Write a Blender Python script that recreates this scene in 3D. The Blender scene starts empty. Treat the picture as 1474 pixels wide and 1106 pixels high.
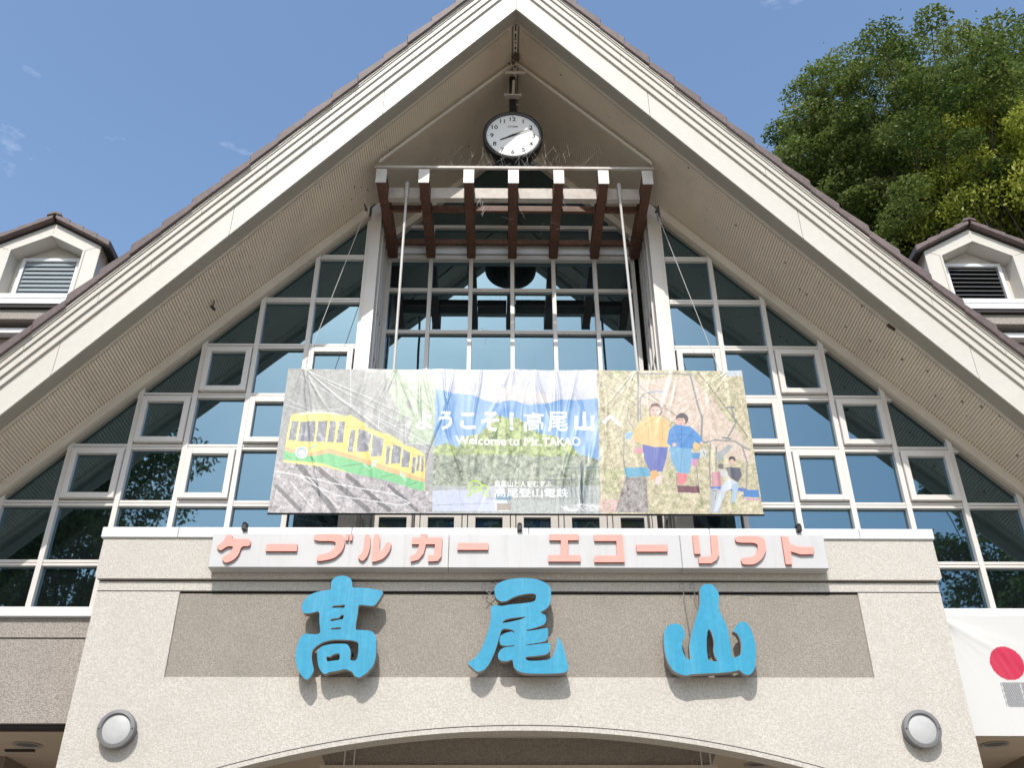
import bpy, bmesh, math, random
import numpy as np
from mathutils import Vector, Matrix
random.seed(7); rng = np.random.default_rng(7)
sc = bpy.context.scene
C = sc.collection

# ------------------------------------------------------------------ camera
EYE = 1.6
PITCH, YAW, ROLL, FPX = math.radians(32.492), math.radians(.784), math.radians(.1696), 1430.0
CAMX = -.236
cd = bpy.data.cameras.new('camera'); cam = bpy.data.objects.new('camera', cd); C.objects.link(cam)
cd.sensor_width = 36; cd.lens = FPX / 1474 * 36; cd.clip_start = .1; cd.clip_end = 3000
cam.matrix_world = Matrix.Translation((CAMX, 0, EYE)) @ Matrix.Rotation(-YAW, 4, 'Z') @ Matrix.Rotation(math.pi/2 + PITCH, 4, 'X') @ Matrix.Rotation(-ROLL, 4, 'Z')
sc.camera = cam

# ------------------------------------------------------------------ sun + sky
SUNV = Vector((.15, 1, -1.10)).normalized()          # direction the light travels
ld = bpy.data.lights.new('sun', 'SUN'); ld.energy = 2.85; ld.angle = math.radians(.53); ld.color = (1, .955, .89)
sun = bpy.data.objects.new('sun', ld); C.objects.link(sun)
sun.rotation_euler = SUNV.to_track_quat('-Z', 'Y').to_euler(); sun.location = (0, -20, 40)
world = bpy.data.worlds.new('World'); sc.world = world; world.use_nodes = True
nt = world.node_tree; nt.nodes.clear()
out = nt.nodes.new('ShaderNodeOutputWorld'); bg = nt.nodes.new('ShaderNodeBackground')
sky = nt.nodes.new('ShaderNodeTexSky'); sky.sky_type = 'NISHITA'; sky.sun_disc = False
sky.sun_elevation = math.asin(-SUNV.z); sky.sun_rotation = math.atan2(-SUNV.x, -SUNV.y)
sky.altitude = 100; sky.air_density = 1.4; sky.dust_density = 2.0; sky.ozone_density = 3.6
bg.inputs[1].default_value = .15
tc = nt.nodes.new('ShaderNodeTexCoord'); mp = nt.nodes.new('ShaderNodeMapping'); mp.inputs['Scale'].default_value = (1.2, 1.2, 3.2)
nz = nt.nodes.new('ShaderNodeTexNoise'); nz.inputs['Scale'].default_value = 2.4; nz.inputs['Detail'].default_value = 9; nz.inputs['Roughness'].default_value = .62
rp = nt.nodes.new('ShaderNodeValToRGB'); rp.color_ramp.elements[0].position = .575; rp.color_ramp.elements[1].position = .80
rp.color_ramp.elements[0].color = (0, 0, 0, 1); rp.color_ramp.elements[1].color = (.55, .55, .55, 1)
mx = nt.nodes.new('ShaderNodeMix'); mx.data_type = 'RGBA'
nt.links.new(tc.outputs['Generated'], mp.inputs[0]); nt.links.new(mp.outputs[0], nz.inputs['Vector'])
nt.links.new(nz.outputs['Fac'], rp.inputs[0]); nt.links.new(rp.outputs[0], mx.inputs[0])
nt.links.new(sky.outputs[0], mx.inputs[6]); mx.inputs[7].default_value = (9, 9.3, 9.8, 1)
nt.links.new(mx.outputs[2], bg.inputs[0]); nt.links.new(bg.outputs[0], out.inputs[0])
vs = sc.view_settings; vs.view_transform = 'Standard'; vs.look = 'None'; vs.gamma = 1; vs.use_curve_mapping = False
vs.exposure = 0.55
sc.cycles.max_bounces = 8; sc.cycles.diffuse_bounces = 4; sc.cycles.glossy_bounces = 4

# ------------------------------------------------------------------ helpers
def U(px, py, Y):
    """real point (x, z) on the upright plane at distance Y that the photograph shows at a pixel"""
    u = px - 737.; v = 553. - py
    c, s = math.cos(ROLL), math.sin(ROLL); u, v = c*u + s*v, -s*u + c*v
    y = FPX*math.cos(PITCH) - v*math.sin(PITCH); z = v*math.cos(PITCH) + FPX*math.sin(PITCH)
    X = u*math.cos(YAW) + y*math.sin(YAW); Yy = -u*math.sin(YAW) + y*math.cos(YAW)
    return (X/Yy*Y + CAMX, z/Yy*Y + EYE)

def link(o, parent=None):
    C.objects.link(o)
    if parent is not None:
        o.parent = parent
        if parent.type == 'EMPTY' or True:
            pl = Vector((0, 0, 0)); q = parent
            while q is not None: pl += q.location; q = q.parent
            o.location = o.location - pl
    return o
def empty(name, loc=(0, 0, 0), label=None, cat=None, group=None, parent=None):
    o = bpy.data.objects.new(name, None); o.empty_display_size = .1; o.location = loc
    link(o, parent); tag(o, label, cat, group); return o
def tag(o, label=None, cat=None, group=None, kind=None):
    if label: o['label'] = label
    if cat: o['category'] = cat
    if group: o['group'] = group
    if kind: o['kind'] = kind
    return o
class MB:
    def __init__(s): s.v = []; s.f = []; s.m = []
    def add(s, v, f, m=0):
        n = len(s.v); s.v += [tuple(p) for p in v]; s.f += [tuple(i+n for i in q) for q in f]; s.m += [m]*len(f)
    def box(s, x0, x1, y0, y1, z0, z1, m=0):
        if x0 > x1: x0, x1 = x1, x0
        s.add([(x0,y0,z0),(x1,y0,z0),(x1,y1,z0),(x0,y1,z0),(x0,y0,z1),(x1,y0,z1),(x1,y1,z1),(x0,y1,z1)],
              [(0,3,2,1),(4,5,6,7),(0,1,5,4),(1,2,6,5),(2,3,7,6),(3,0,4,7)], m)
    def prism(s, poly, y0, y1, m=0):
        """poly of (x, z) extruded from y0 (front) to y1"""
        a = sum(poly[i][0]*poly[(i+1) % len(poly)][1] - poly[(i+1) % len(poly)][0]*poly[i][1] for i in range(len(poly)))
        if a < 0: poly = poly[::-1]
        n = len(poly)
        s.add([(x, y0, z) for x, z in poly] + [(x, y1, z) for x, z in poly],
              [tuple(range(n)), tuple(range(2*n-1, n-1, -1))] + [(i, i+n, (i+1) % n + n, (i+1) % n) for i in range(n)], m)
    def hexa(s, a, b, m=0):
        s.add(list(a)+list(b), [(3,2,1,0),(4,5,6,7),(0,1,5,4),(1,2,6,5),(2,3,7,6),(3,0,4,7)], m)
    def tube(s, pts, r, n=8, m=0, r2=None, cap=True):
        pts = [Vector(p) for p in pts]; rings = []
        for i, p in enumerate(pts):
            d = (pts[min(i+1, len(pts)-1)] - pts[max(i-1, 0)]).normalized()
            a = d.cross(Vector((0, 0, 1)))
            if a.length < 1e-3: a = d.cross(Vector((1, 0, 0)))
            a.normalize(); b = d.cross(a); t = i/max(1, len(pts)-1)
            rr = r if r2 is None else r*(1-t) + r2*t
            rings.append([p + (a*math.cos(2*math.pi*k/n) + b*math.sin(2*math.pi*k/n))*rr for k in range(n)])
        v = [q for r_ in rings for q in r_]; f = []
        for i in range(len(pts)-1):
            for k in range(n):
                f.append((i*n+k, i*n+(k+1) % n, (i+1)*n+(k+1) % n, (i+1)*n+k))
        if cap: f += [tuple(range(n-1, -1, -1)), tuple(range(len(v)-n, len(v)))]
        s.add(v, f, m)
    def lathe(s, prof, c, n=48, m=0, ax=None):
        """profile (r, h) turned about the axis h, axis frame ax (3x3 columns: right, up, axis)"""
        ax = ax or (Vector((1,0,0)), Vector((0,0,1)), Vector((0,-1,0)))
        c = Vector(c); v = []; f = []
        for r, h in prof:
            for k in range(n):
                t = 2*math.pi*k/n; v.append(c + ax[0]*r*math.cos(t) + ax[1]*r*math.sin(t) + ax[2]*h)
        for i in range(len(prof)-1):
            for k in range(n): f.append((i*n+k, i*n+(k+1) % n, (i+1)*n+(k+1) % n, (i+1)*n+k))
        s.add(v, f, m)
    def mesh(s, name, mats, smooth=False, bevel=0):
        me = bpy.data.meshes.new(name); me.from_pydata([tuple(p) for p in s.v], [], s.f)
        for mm in (mats if isinstance(mats, (list, tuple)) else [mats]): me.materials.append(mm)
        me.polygons.foreach_set('material_index', s.m)
        bm = bmesh.new(); bm.from_mesh(me); bmesh.ops.recalc_face_normals(bm, faces=bm.faces)
        if bevel:
            es = [e for e in bm.edges if len(e.link_faces) == 2 and e.calc_face_angle(0) > .5]
            bmesh.ops.bevel(bm, geom=es, offset=bevel, segments=1, affect='EDGES', clamp_overlap=True)
        bm.to_mesh(me); bm.free()
        if smooth:
            me.polygons.foreach_set('use_smooth', [True]*len(me.polygons)); me.set_sharp_from_angle(angle=math.radians(35))
        return me
    def obj(s, name, mats, parent=None, smooth=False, bevel=0, **k):
        o = bpy.data.objects.new(name, s.mesh(name, mats, smooth, bevel)); link(o, parent)
        return tag(o, **k)
def clip(poly, a, b, c):
    """keep a*x+b*z <= c"""
    r = []
    for i in range(len(poly)):
        p, q = poly[i], poly[(i+1) % len(poly)]; dp = a*p[0]+b*p[1]-c; dq = a*q[0]+b*q[1]-c
        if dp <= 0: r.append(p)
        if (dp < 0 < dq) or (dq < 0 < dp):
            t = dp/(dp-dq); r.append((p[0]+(q[0]-p[0])*t, p[1]+(q[1]-p[1])*t))
    return r
def area(p): return abs(sum(p[i][0]*p[(i+1) % len(p)][1]-p[(i+1) % len(p)][0]*p[i][1] for i in range(len(p))))/2 if len(p) > 2 else 0

# ------------------------------------------------------------------ materials
def mat(name, col, rough=.6, metal=0., spec=.5, var=.0, vscale=3., grain=0., gscale=60., bump=0., dirt=0., dirtcol=(.12,.09,.07), ior=None, streak=False, col2=None):
    m = bpy.data.materials.new(name); m.use_nodes = True; t = m.node_tree; p = t.nodes['Principled BSDF']
    p.inputs['Roughness'].default_value = rough; p.inputs['Metallic'].default_value = metal
    p.inputs['Specular IOR Level'].default_value = spec
    if ior: p.inputs['IOR'].default_value = ior
    p.inputs['Base Color'].default_value = (*col, 1)
    g = t.nodes.new('ShaderNodeNewGeometry'); cur = None
    def rgb(c):
        n = t.nodes.new('ShaderNodeRGB'); n.outputs[0].default_value = (*c, 1); return n.outputs[0]
    def mixc(f, a, b):
        n = t.nodes.new('ShaderNodeMix'); n.data_type = 'RGBA'; t.links.new(f, n.inputs[0]); t.links.new(a, n.inputs[6]); t.links.new(b, n.inputs[7]); return n.outputs[2]
    def noise(sc_, det=4, vec=None, ro=.6):
        n = t.nodes.new('ShaderNodeTexNoise'); n.inputs['Scale'].default_value = sc_; n.inputs['Detail'].default_value = det; n.inputs['Roughness'].default_value = ro
        t.links.new(vec if vec else g.outputs['Position'], n.inputs['Vector']); return n.outputs['Fac']
    def ramp(f, a, b):
        n = t.nodes.new('ShaderNodeMapRange'); n.inputs[1].default_value = a; n.inputs[2].default_value = b; t.links.new(f, n.inputs[0]); return n.outputs[0]
    cur = rgb(col)
    if var: cur = mixc(ramp(noise(vscale), .3, .7), rgb([c*(1-var) for c in col]), rgb([min(1, c*(1+var)) for c in col]))
    if grain:
        dk = rgb(col2 if col2 else [c*(1-grain) for c in col]); gr = noise(gscale, 3, ro=.75)
        cur = mixc(ramp(gr, .42, .60), dk, cur)
    if dirt:
        vec = g.outputs['Position']
        if streak:
            mpn = t.nodes.new('ShaderNodeMapping'); mpn.inputs['Scale'].default_value = (6, 6, .35); t.links.new(vec, mpn.inputs[0]); vec = mpn.outputs[0]
        dn = ramp(noise(1.6, 8, vec, .7), .50, .78)
        mu = t.nodes.new('ShaderNodeMath'); mu.operation = 'MULTIPLY'; mu.inputs[1].default_value = dirt; t.links.new(dn, mu.inputs[0])
        cur = mixc(mu.outputs[0], cur, rgb(dirtcol))
    t.links.new(cur, p.inputs['Base Color'])
    if bump:
        b = t.nodes.new('ShaderNodeBump'); b.inputs['Strength'].default_value = bump; b.inputs['Distance'].default_value = .01
        t.links.new(noise(gscale, 3, ro=.75), b.inputs['Height']); t.links.new(b.outputs[0], p.inputs['Normal'])
    return m
M = {}
M['stucco'] = mat('pale_pebble_render', (.60,.565,.51), .9, var=.05, vscale=1.3, grain=.4, gscale=62, bump=.8, dirt=.25, dirtcol=(.40,.37,.33), col2=(.46,.425,.375))
M['stucco_dark'] = mat('dark_pebble_render', (.36,.325,.275), .92, var=.06, vscale=2, grain=.5, gscale=64, bump=.9, dirt=.2, dirtcol=(.16,.145,.125), col2=(.235,.21,.18))
M['stucco_wing'] = mat('wing_pebble_render', (.42,.38,.34), .92, var=.06, vscale=2, grain=.5, gscale=62, bump=.9, dirt=.2, dirtcol=(.22,.2,.175), col2=(.25,.222,.195))
M['cream'] = mat('cream_painted_metal', (.565,.535,.475), .45, var=.03, vscale=1.2, dirt=.22, dirtcol=(.45,.39,.31), streak=True, grain=.04, gscale=12)
M['trim_and_shade'] = mat('taupe_trim_and_shade', (.33,.295,.24), .6, var=.05, dirt=.2, dirtcol=(.2,.16,.12))  # glazing channel colour, also the painted shade tone of the verge strip
M['soffit'] = mat('soffit_cream', (.78,.675,.54), .6, var=.05, vscale=.9, dirt=.30, dirtcol=(.36,.28,.2))
M['soffit_trim'] = mat('soffit_trim', (.64,.575,.48), .6, var=.05, vscale=1.5, dirt=.35, dirtcol=(.33,.26,.2))
M['white'] = mat('white_aluminium', (.64,.605,.565), .35, var=.03, dirt=.12, dirtcol=(.5,.46,.4), spec=.5)
M['cap'] = mat('white_metal_cap', (.66,.66,.66), .4, var=.03, dirt=.3, dirtcol=(.5,.48,.45), streak=True)
M['groove'] = mat('dark_joint', (.035,.03,.028), .8)
M['tile'] = mat('brown_roof_tile', (.125,.090,.083), .6, var=.16, vscale=1.1, grain=.2, gscale=16, dirt=.45, dirtcol=(.27,.2,.18))
M['wood'] = mat('red_brown_timber', (.15,.066,.038), .6, var=.35, vscale=4, grain=.3, gscale=22, dirt=.6, dirtcol=(.03,.014,.01), streak=True)
M['endcap'] = mat('weathered_white_cap', (.62,.59,.55), .5, var=.08, dirt=.5, dirtcol=(.36,.3,.25), vscale=9)
M['rusty'] = mat('weathered_white_steel', (.46,.42,.375), .55, var=.1, dirt=.85, dirtcol=(.24,.14,.09), vscale=8)
M['black'] = mat('black_metal', (.012,.012,.013), .4, spec=.5)
M['dial'] = mat('clock_dial', (.72,.73,.73), .35)
M['ink'] = mat('black_ink', (.015,.015,.015), .6)
M['grey'] = mat('grey_cast_metal', (.17,.17,.172), .45, var=.05)
M['lens'] = mat('frosted_lens', (.46,.46,.45), .3, var=.07, vscale=9, dirt=.3, dirtcol=(.4,.4,.38))
M['lampin'] = mat('ceiling_light_dish', (.42,.39,.35), .5)
M['blue'] = mat('sky_blue_paint', (.022,.275,.44), .42, var=.10, vscale=5, grain=.10, gscale=14, dirt=.75, dirtcol=(.10,.37,.50), streak=True, spec=.4)
M['letterside'] = mat('letter_side_grey', (.30,.27,.24), .6, var=.15, dirt=.4, dirtcol=(.12,.1,.085))
M['pink'] = mat('faded_red_paint', (.70,.33,.275), .5, var=.05, vscale=8, spec=.3)
M['pinkside'] = mat('red_letter_side', (.36,.07,.06), .5)
M['signbox'] = mat('sign_box_paint', (.50,.495,.49), .5, var=.03, dirt=.45, dirtcol=(.36,.345,.32), streak=True)
M['ceil'] = mat('porch_ceiling', (.60,.50,.39), .7, var=.04)
M['body'] = mat('brown_body_render', (.30,.235,.19), .9, grain=.3, gscale=40)
M['body2'] = mat('grey_brown_band', (.36,.32,.28), .8, grain=.3, gscale=40)
M['louvre_grey'] = mat('grey_louvre', (.22,.26,.28), .4)
M['louvre_dark'] = mat('dark_louvre', (.10,.10,.10), .4)
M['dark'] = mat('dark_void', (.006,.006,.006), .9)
M['wire'] = mat('steel_wire', (.2,.19,.18), .5)
M['web'] = mat('spider_silk', (.55,.53,.5), .6)
M['rod'] = mat('grey_painted_rod', (.50,.49,.46), .45, dirt=.35, dirtcol=(.3,.24,.2))
M['ground'] = mat('pale_paving', (.32,.285,.235), .8, var=.1, vscale=.6, grain=.2, gscale=20)
M['hill'] = mat('hill_soil', (.05,.06,.03), .95, var=.3, vscale=.3)
M['bark'] = mat('bark', (.05,.042,.033), .9, var=.3, vscale=4)
M['nest'] = mat('dried_mud', (.09,.06,.045), .95, var=.3, vscale=30)
M['stain'] = mat('brown_stain', (.22,.15,.10), .9)
def glass(name='tinted_mirror_glass'):
    m = bpy.data.materials.new(name); m.use_nodes = True; t = m.node_tree; p = t.nodes['Principled BSDF']
    p.inputs['Base Color'].default_value = (.006, .008, .009, 1); p.inputs['Roughness'].default_value = .015
    p.inputs['IOR'].default_value = 2.85; p.inputs['Specular Tint'].default_value = (.52, .84, 1, 1)
    g = t.nodes.new('ShaderNodeNewGeometry'); n = t.nodes.new('ShaderNodeTexNoise'); n.inputs['Scale'].default_value = 1.5; n.inputs['Detail'].default_value = 1
    b = t.nodes.new('ShaderNodeBump'); b.inputs['Strength'].default_value = .05; b.inputs['Distance'].default_value = .02
    t.links.new(g.outputs['Position'], n.inputs['Vector']); t.links.new(n.outputs['Fac'], b.inputs['Height']); t.links.new(b.outputs[0], p.inputs['Normal'])
    return m
M['glass'] = glass()
def leafmat(name, a, b, c):
    m = bpy.data.materials.new(name); m.use_nodes = True; t = m.node_tree; p = t.nodes['Principled BSDF']
    at = t.nodes.new('ShaderNodeAttribute'); at.attribute_name = 'tint'
    r = t.nodes.new('ShaderNodeValToRGB'); e = r.color_ramp.elements; e[0].color = (*a, 1); e[1].color = (*c, 1); q = e.new(.5); q.color = (*b, 1)
    t.links.new(at.outputs['Fac'], r.inputs[0]); t.links.new(r.outputs[0], p.inputs['Base Color'])
    p.inputs['Roughness'].default_value = .5; p.inputs['Specular IOR Level'].default_value = .35
    tr = t.nodes.new('ShaderNodeBsdfTranslucent'); t.links.new(r.outputs[0], tr.inputs['Color'])
    mxs = t.nodes.new('ShaderNodeMixShader'); mxs.inputs[0].default_value = .38
    t.links.new(p.outputs[0], mxs.inputs[1]); t.links.new(tr.outputs[0], mxs.inputs[2]); t.links.new(mxs.outputs[0], t.nodes['Material Output'].inputs[0])
    return m
M['leaf'] = leafmat('green_leaves', (.05,.09,.02), (.15,.205,.045), (.33,.37,.14))
M['leaf_yellow'] = leafmat('yellow_green_leaves', (.14,.18,.02), (.28,.32,.04), (.45,.47,.09))

# ------------------------------------------------------------------ planes of the building
G, W, CG, PF = 11.3, 10.7, 12.2, 10.41
SL = 1.10; S0 = 14.31                       # soffit: z = S0 - SL*|x|
XE = 8.6                                    # half width of the gable roof
def ya(x): return 9.44 + .105*abs(x)        # front edge of the prow-shaped gable
AX = -.03
# ---- ground and hill
g = MB(); g.add([(-600,-600,0),(600,-600,0),(600,600,0),(-600,600,0)], [(0,1,2,3)])
g.obj('ground', M['ground'], kind='structure')
hv = []; hf = []; n = 40
for j in range(n+1):
    for i in range(n+1):
        x = -90 + 200*i/n; y = 21 + 120*j/n
        h = max(0, (y-21))*.45 * (.55 + .45*math.tanh((x+5)/25)) + 1.2*math.sin(x*.13)*math.sin(y*.17)
        hv.append((x, y, max(-.05, min(h, 45)) if j else -.05))
for j in range(n):
    for i in range(n): hf.append((j*(n+1)+i, j*(n+1)+i+1, (j+1)*(n+1)+i+1, (j+1)*(n+1)+i))
h = MB(); h.add(hv, hf); h.obj('hillside', M['hill'], kind='structure', smooth=True)

# ------------------------------------------------------------------ station building
B = empty('station_building', (0, W, 0), 'pale pebble-rendered station with steep prow gable roof, glazed front and low arched entrance', 'building')

# roof strips that follow both slopes
def strip(mb, side, prof, x0, x1, yf=ya, m=0):
    """prof: list of (s, dy) cross-section, s = height above the soffit plane"""
    n = len(prof); v = []
    for x in (x0, x1):
        for s, dy in prof: v.append((AX + side*x, yf(x)+dy, S0 - SL*x + s))
    f = [tuple(range(n)), tuple(range(2*n-1, n-1, -1))] + [(i, (i+1) % n, (i+1) % n + n, i+n) for i in range(n)]
    mb.add(v, f, m)
fas = empty('verge', (0, 9.5, 14), parent=B)
bands = [(-.10, .40, .0, .20, 0.), (.405, .535, -.035, .15, .93), (.54, .675, -.065, .15, 1.5), (.68, .765, -.09, .15, .4), (.77, .80, -.105, .15, 1.2), (.805, .835, -.12, .15, .7)]
for side in (-1, 1):
    for bi, (s0, s1, d0, d1, ph) in enumerate(bands):
        L = 1.86; cuts = [0] + [c for c in [ph + L*k for k in range(0, 6)] if .3 < c < XE-.3] + [XE]
        for a, b in zip(cuts[:-1], cuts[1:]):
            mb = MB()
            if bi == 0:   # main board with a thin raised lower lip
                strip(mb, side, [(s0, d0-.012), (s0, d1), (s1, d1), (s1, d0), (s0+.075, d0), (s0+.07, d0-.006), (s0+.05, d0-.006), (s0+.045, d0-.012)], a+.003, b-.003)
            else:
                strip(mb, side, [(s0, d0), (s0, d1), (s1, d1), (s1, d0)], a+.002, b-.002)
            mb.obj('fascia_board', M['cream'], fas)
    mb = MB(); strip(mb, side, [(-.108, .012), (-.108, .205), (-.102, .205), (-.102, .012)], 0.0, XE-.01); mb.obj('verge_shade_strip', M['trim_and_shade'], fas)  # thin added strip, its darker taupe standing for shade under the fascia
    mb = MB(); strip(mb, side, [(-.08, .02), (-.08, .18), (.9, .18), (.9, .02)], 0.0, XE-.01)
    mb.obj('fascia_backing', M['groove'], fas)
# soffit: ridged panels
for side in (-1, 1):
    mb = MB(); xs = []; x = .06; ph = 0
    pts = []
    while x < XE-.05:
        pts += [(x, 0), (x+.0185, 0), (x+.0195, .020), (x+.0265, .020)]; x += .0275
    v = []; f = []
    for x, dz in pts:
        for yy in (ya(x)+.30, CG-.02 if x < 2.1 else G-.07):
            v.append((AX+side*x, yy, S0 - SL*x + dz))
    for i in range(len(pts)-1): f.append((2*i, 2*i+1, 2*i+3, 2*i+2))
    mb.add(v, f); o = mb.obj('soffit_ridges', M['soffit'], B); o['kind'] = 'stuff'
    tr = MB(); strip(tr, side, [(-.012, .17), (-.012, .315), (.05, .315), (.05, .17)], 0.0, XE-.02); tr.obj('soffit_edge_trim', M['soffit_trim'], B)
    tr = MB(); strip(tr, side, [(-.235, -.04), (-.235, .06), (-.17, .06), (-.17, -.04)], 2.0, XE-.02, yf=lambda x: G); tr.obj('glazing_edge_channel', M['trim_and_shade'], B)
    tr = MB(); strip(tr, side, [(-.17, -.10), (-.17, .06), (.03, .06), (.03, -.10)], 2.19, XE-.02, yf=lambda x: G); tr.obj('glazing_head', M['soffit_trim'], B)
    tr = MB(); strip(tr, side, [(-.16, -.12), (-.16, .06), (.03, .06), (.03, -.12)], 0.0, 2.0, yf=lambda x: CG); tr.obj('glazing_head', M['soffit_trim'], B)
    # perforation rows beside the trims
    ho = MB()
    for off, yf_ in ((.345, ya), ):
        x = .12
        while x < XE-.1:
            yy = yf_(x)+off; z = S0-SL*x-.002
            ho.add([(AX+side*x, yy, z), (AX+side*(x+.012), yy, z-.0132), (AX+side*(x+.012), yy+.012, z-.0132), (AX+side*x, yy+.012, z)], [(0,1,2,3)]); x += .0275
    x = 2.3
    while x < XE-.1:
        yy = G-.15; z = S0-SL*x-.002
        ho.add([(AX+side*x, yy, z), (AX+side*(x+.012), yy, z-.0132), (AX+side*(x+.012), yy+.010, z-.0132), (AX+side*x, yy+.010, z)], [(0,1,2,3)]); x += .0275
    o = ho.obj('ventilation_hole_rows', M['groove'], B); o['kind'] = 'stuff'
    # roof deck in stepped tile courses
    rf = MB(); k = 0; x = 0
    while x < XE:
        x1 = min(XE+.1, x+.37)
        v = []
        for xx, s in ((x, .96), (x1, 1.02), (x1, .90), (x, .90)):
            for yy in (ya(xx)+.32, 24.0): v.append((AX+side*xx, yy, S0-SL*xx+s))
        rf.add(v, [(0,1,3,2),(2,3,5,4),(4,5,7,6),(6,7,1,0),(0,2,4,6),(1,7,5,3)]); x += .335; k += 1
    rf.obj('roof_slope', M['tile'], B)
    # soffit deck behind ridges (closes the roof from below)
    dk = MB(); v = []
    for xx, s in ((0, .06), (XE, .06), (XE, .89), (0, .89)):
        for yy in (ya(xx)+.19, 24.0): v.append((AX+side*xx, yy, S0-SL*xx+s))
    dk.add(v, [(0,1,3,2),(2,3,5,4),(4,5,7,6),(6,7,1,0),(0,2,4,6),(1,7,5,3)]); dk.obj('roof_deck', M['soffit_trim'], B)
# verge tiles, one by one
vt = empty('verge_tiles', (0, 9.5, 15), parent=B)
for side in (-1, 1):
    x = -.12; k = 0
    while x < XE-.1:
        mb = MB(); jit = random.uniform(-.012, .012)
        xa, xb = max(0.0, x), x+.36
        ra = .965 + (xa-x)/.36*.075 + jit; rb = 1.045 + jit + random.uniform(-.006, .006)
        ys = -.155 + random.uniform(-.006, .006)
        def P(xx, s, dy): return (AX+side*xx, ya(xx)+dy, S0-SL*xx+s)
        th = .16
        # top sheet and front skirt, lower (outer) end thicker
        a = [P(xa, ra, ys), P(xa, ra, ys+.5), P(xa, ra-.045, ys+.5), P(xa, ra-th+.02, ys)]
        b = [P(xb, rb, ys), P(xb, rb, ys+.5), P(xb, rb-.045, ys+.5), P(xb, rb-th-.045, ys)]
        mb.hexa(a, b)
        mb.obj('roof_tile', M['tile'], vt, bevel=.012)
        x += .335; k += 1
mb = MB()
for k in range(16):
    y0 = 9.2 + .36*k; r = .13 + .012*(k % 2)
    mb.tube([(AX, y0, S0+1.02), (AX, y0+.38, S0+1.0)], r, 10)
mb.obj('ridge_capping', M['tile'], B)
# ridge joint of the soffit
mb = MB(); mb.box(AX-.03, AX+.03, 9.75, CG-.05, S0-.06, S0-.035); mb.obj('soffit_ridge_trim', M['soffit_trim'], B)
mb = MB(); y = 9.75
while y < 10.5:
    mb.box(AX-.012, AX+.012, y, y+random.uniform(.02, .07), S0-.068, S0-.061); y += random.uniform(.05, .1)
mb.obj('ridge_gap', M['groove'], B)
# insect-stained spots and nests under the soffit
st = MB()
for i in range(190):
    side = random.choice((-1, 1)); x = random.uniform(.1, 7); q = random.random()
    lo, hi = ya(x)+.35, (G-.45 if x > 2.1 else CG-.3); yy = hi-(hi-lo)*random.random()**1.7
    r = random.choice((.006, .008, .01, .018)); z = S0-SL*x-.006
    st.add([(AX+side*x+r*math.cos(t)*.7, yy+r*math.sin(t)*random.uniform(.7, 1.6), z-SL*r*math.cos(t)*.7) for t in [k*math.pi/3 for k in range(6)]], [(0,1,2,3,4,5)])
st.obj('soffit_stain_spots', M['stain'], B)['kind'] = 'stuff'

# ---- glazing of the two sides
ZT = [11.755, 10.965, 10.176, 9.378, 8.576, 7.794, 6.994, 6.204, 5.634]
XL = [-2.03, -2.897, -3.588, -4.288, -5.0, -5.747, -6.431, -7.13, -7.83]
XR = [1.955, 2.815, 3.485, 4.185, 4.885, 5.600, 6.31, 7.02, 7.72]
SASH = {(1, 3), (2, 4), (3, 4-0), (4, 5), (5, 6)}
def slope_clip(p, off=.08, axo=AX): 
    p = clip(p, SL, 1, S0 - off + SL*axo); return clip(p, -SL, 1, S0 - off - SL*axo)
def frame_prism(parent, poly, y0, y1, name, m='white', split=None):
    mb = MB(); mb.prism(poly, y0, y1); return mb.obj(name, M[m], parent)
def member(parent, name, x0, x1, z0, z1, yf, depth=.14, horiz=True, off=.20):
    """a frame bar built as two strips either side of a narrow joint"""
    mb = MB()
    if horiz:
        zm = (z0+z1)/2; parts = [((x0, x1, z0, zm-.004), 0), ((x0, x1, zm+.004, z1), 0), ((x0, x1, zm-.005, zm+.005), .012)]
    else: parts = [((x0, x1, z0, z1), 0)]
    for (a, b, c, d), rec in parts:
        p = slope_clip([(a, c), (b, c), (b, d), (a, d)], off)
        if area(p) > 1e-6: mb.prism(p, yf+rec, yf+depth, 0 if not rec else 1)
    if mb.v: return mb.obj(name, [M['white'], M['groove']], parent)
def pane(parent, x0, x1, z0, z1, y, off=.20, name='pane'):
    p = slope_clip([(x0, z0), (x1, z0), (x1, z1), (x0, z1)], off)
    if area(p) < 2e-3: return
    mb = MB(); mb.prism(p, y, y+.012); n_ = len(p)
    tx_, tz_ = random.uniform(-.0026, .0026), random.uniform(-.0026, .0026); mx_ = (x0+x1)/2; mz_ = (z0+z1)/2
    mb.v = [(vx, vy + tx_*(vx-mx_) + tz_*(vz-mz_), vz) for vx, vy, vz in mb.v]
    mb.obj(name, M['glass'], parent)
def sash(parent, x0, x1, z0, z1, y, mm='white', handle=False, fw=.075):
    mb = MB(); g_ = .012
    x0 += g_; x1 -= g_; z0 += g_; z1 -= g_
    mb.box(x0, x0+fw, y-.07, y, z0, z1); mb.box(x1-fw, x1, y-.07, y, z0, z1)
    mb.box(x0+fw, x1-fw, y-.069, y, z0, z0+fw); mb.box(x0+fw, x1-fw, y-.069, y, z1-fw, z1)
    return mb.obj('sash_frame', M[mm], parent, bevel=.004)
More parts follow.
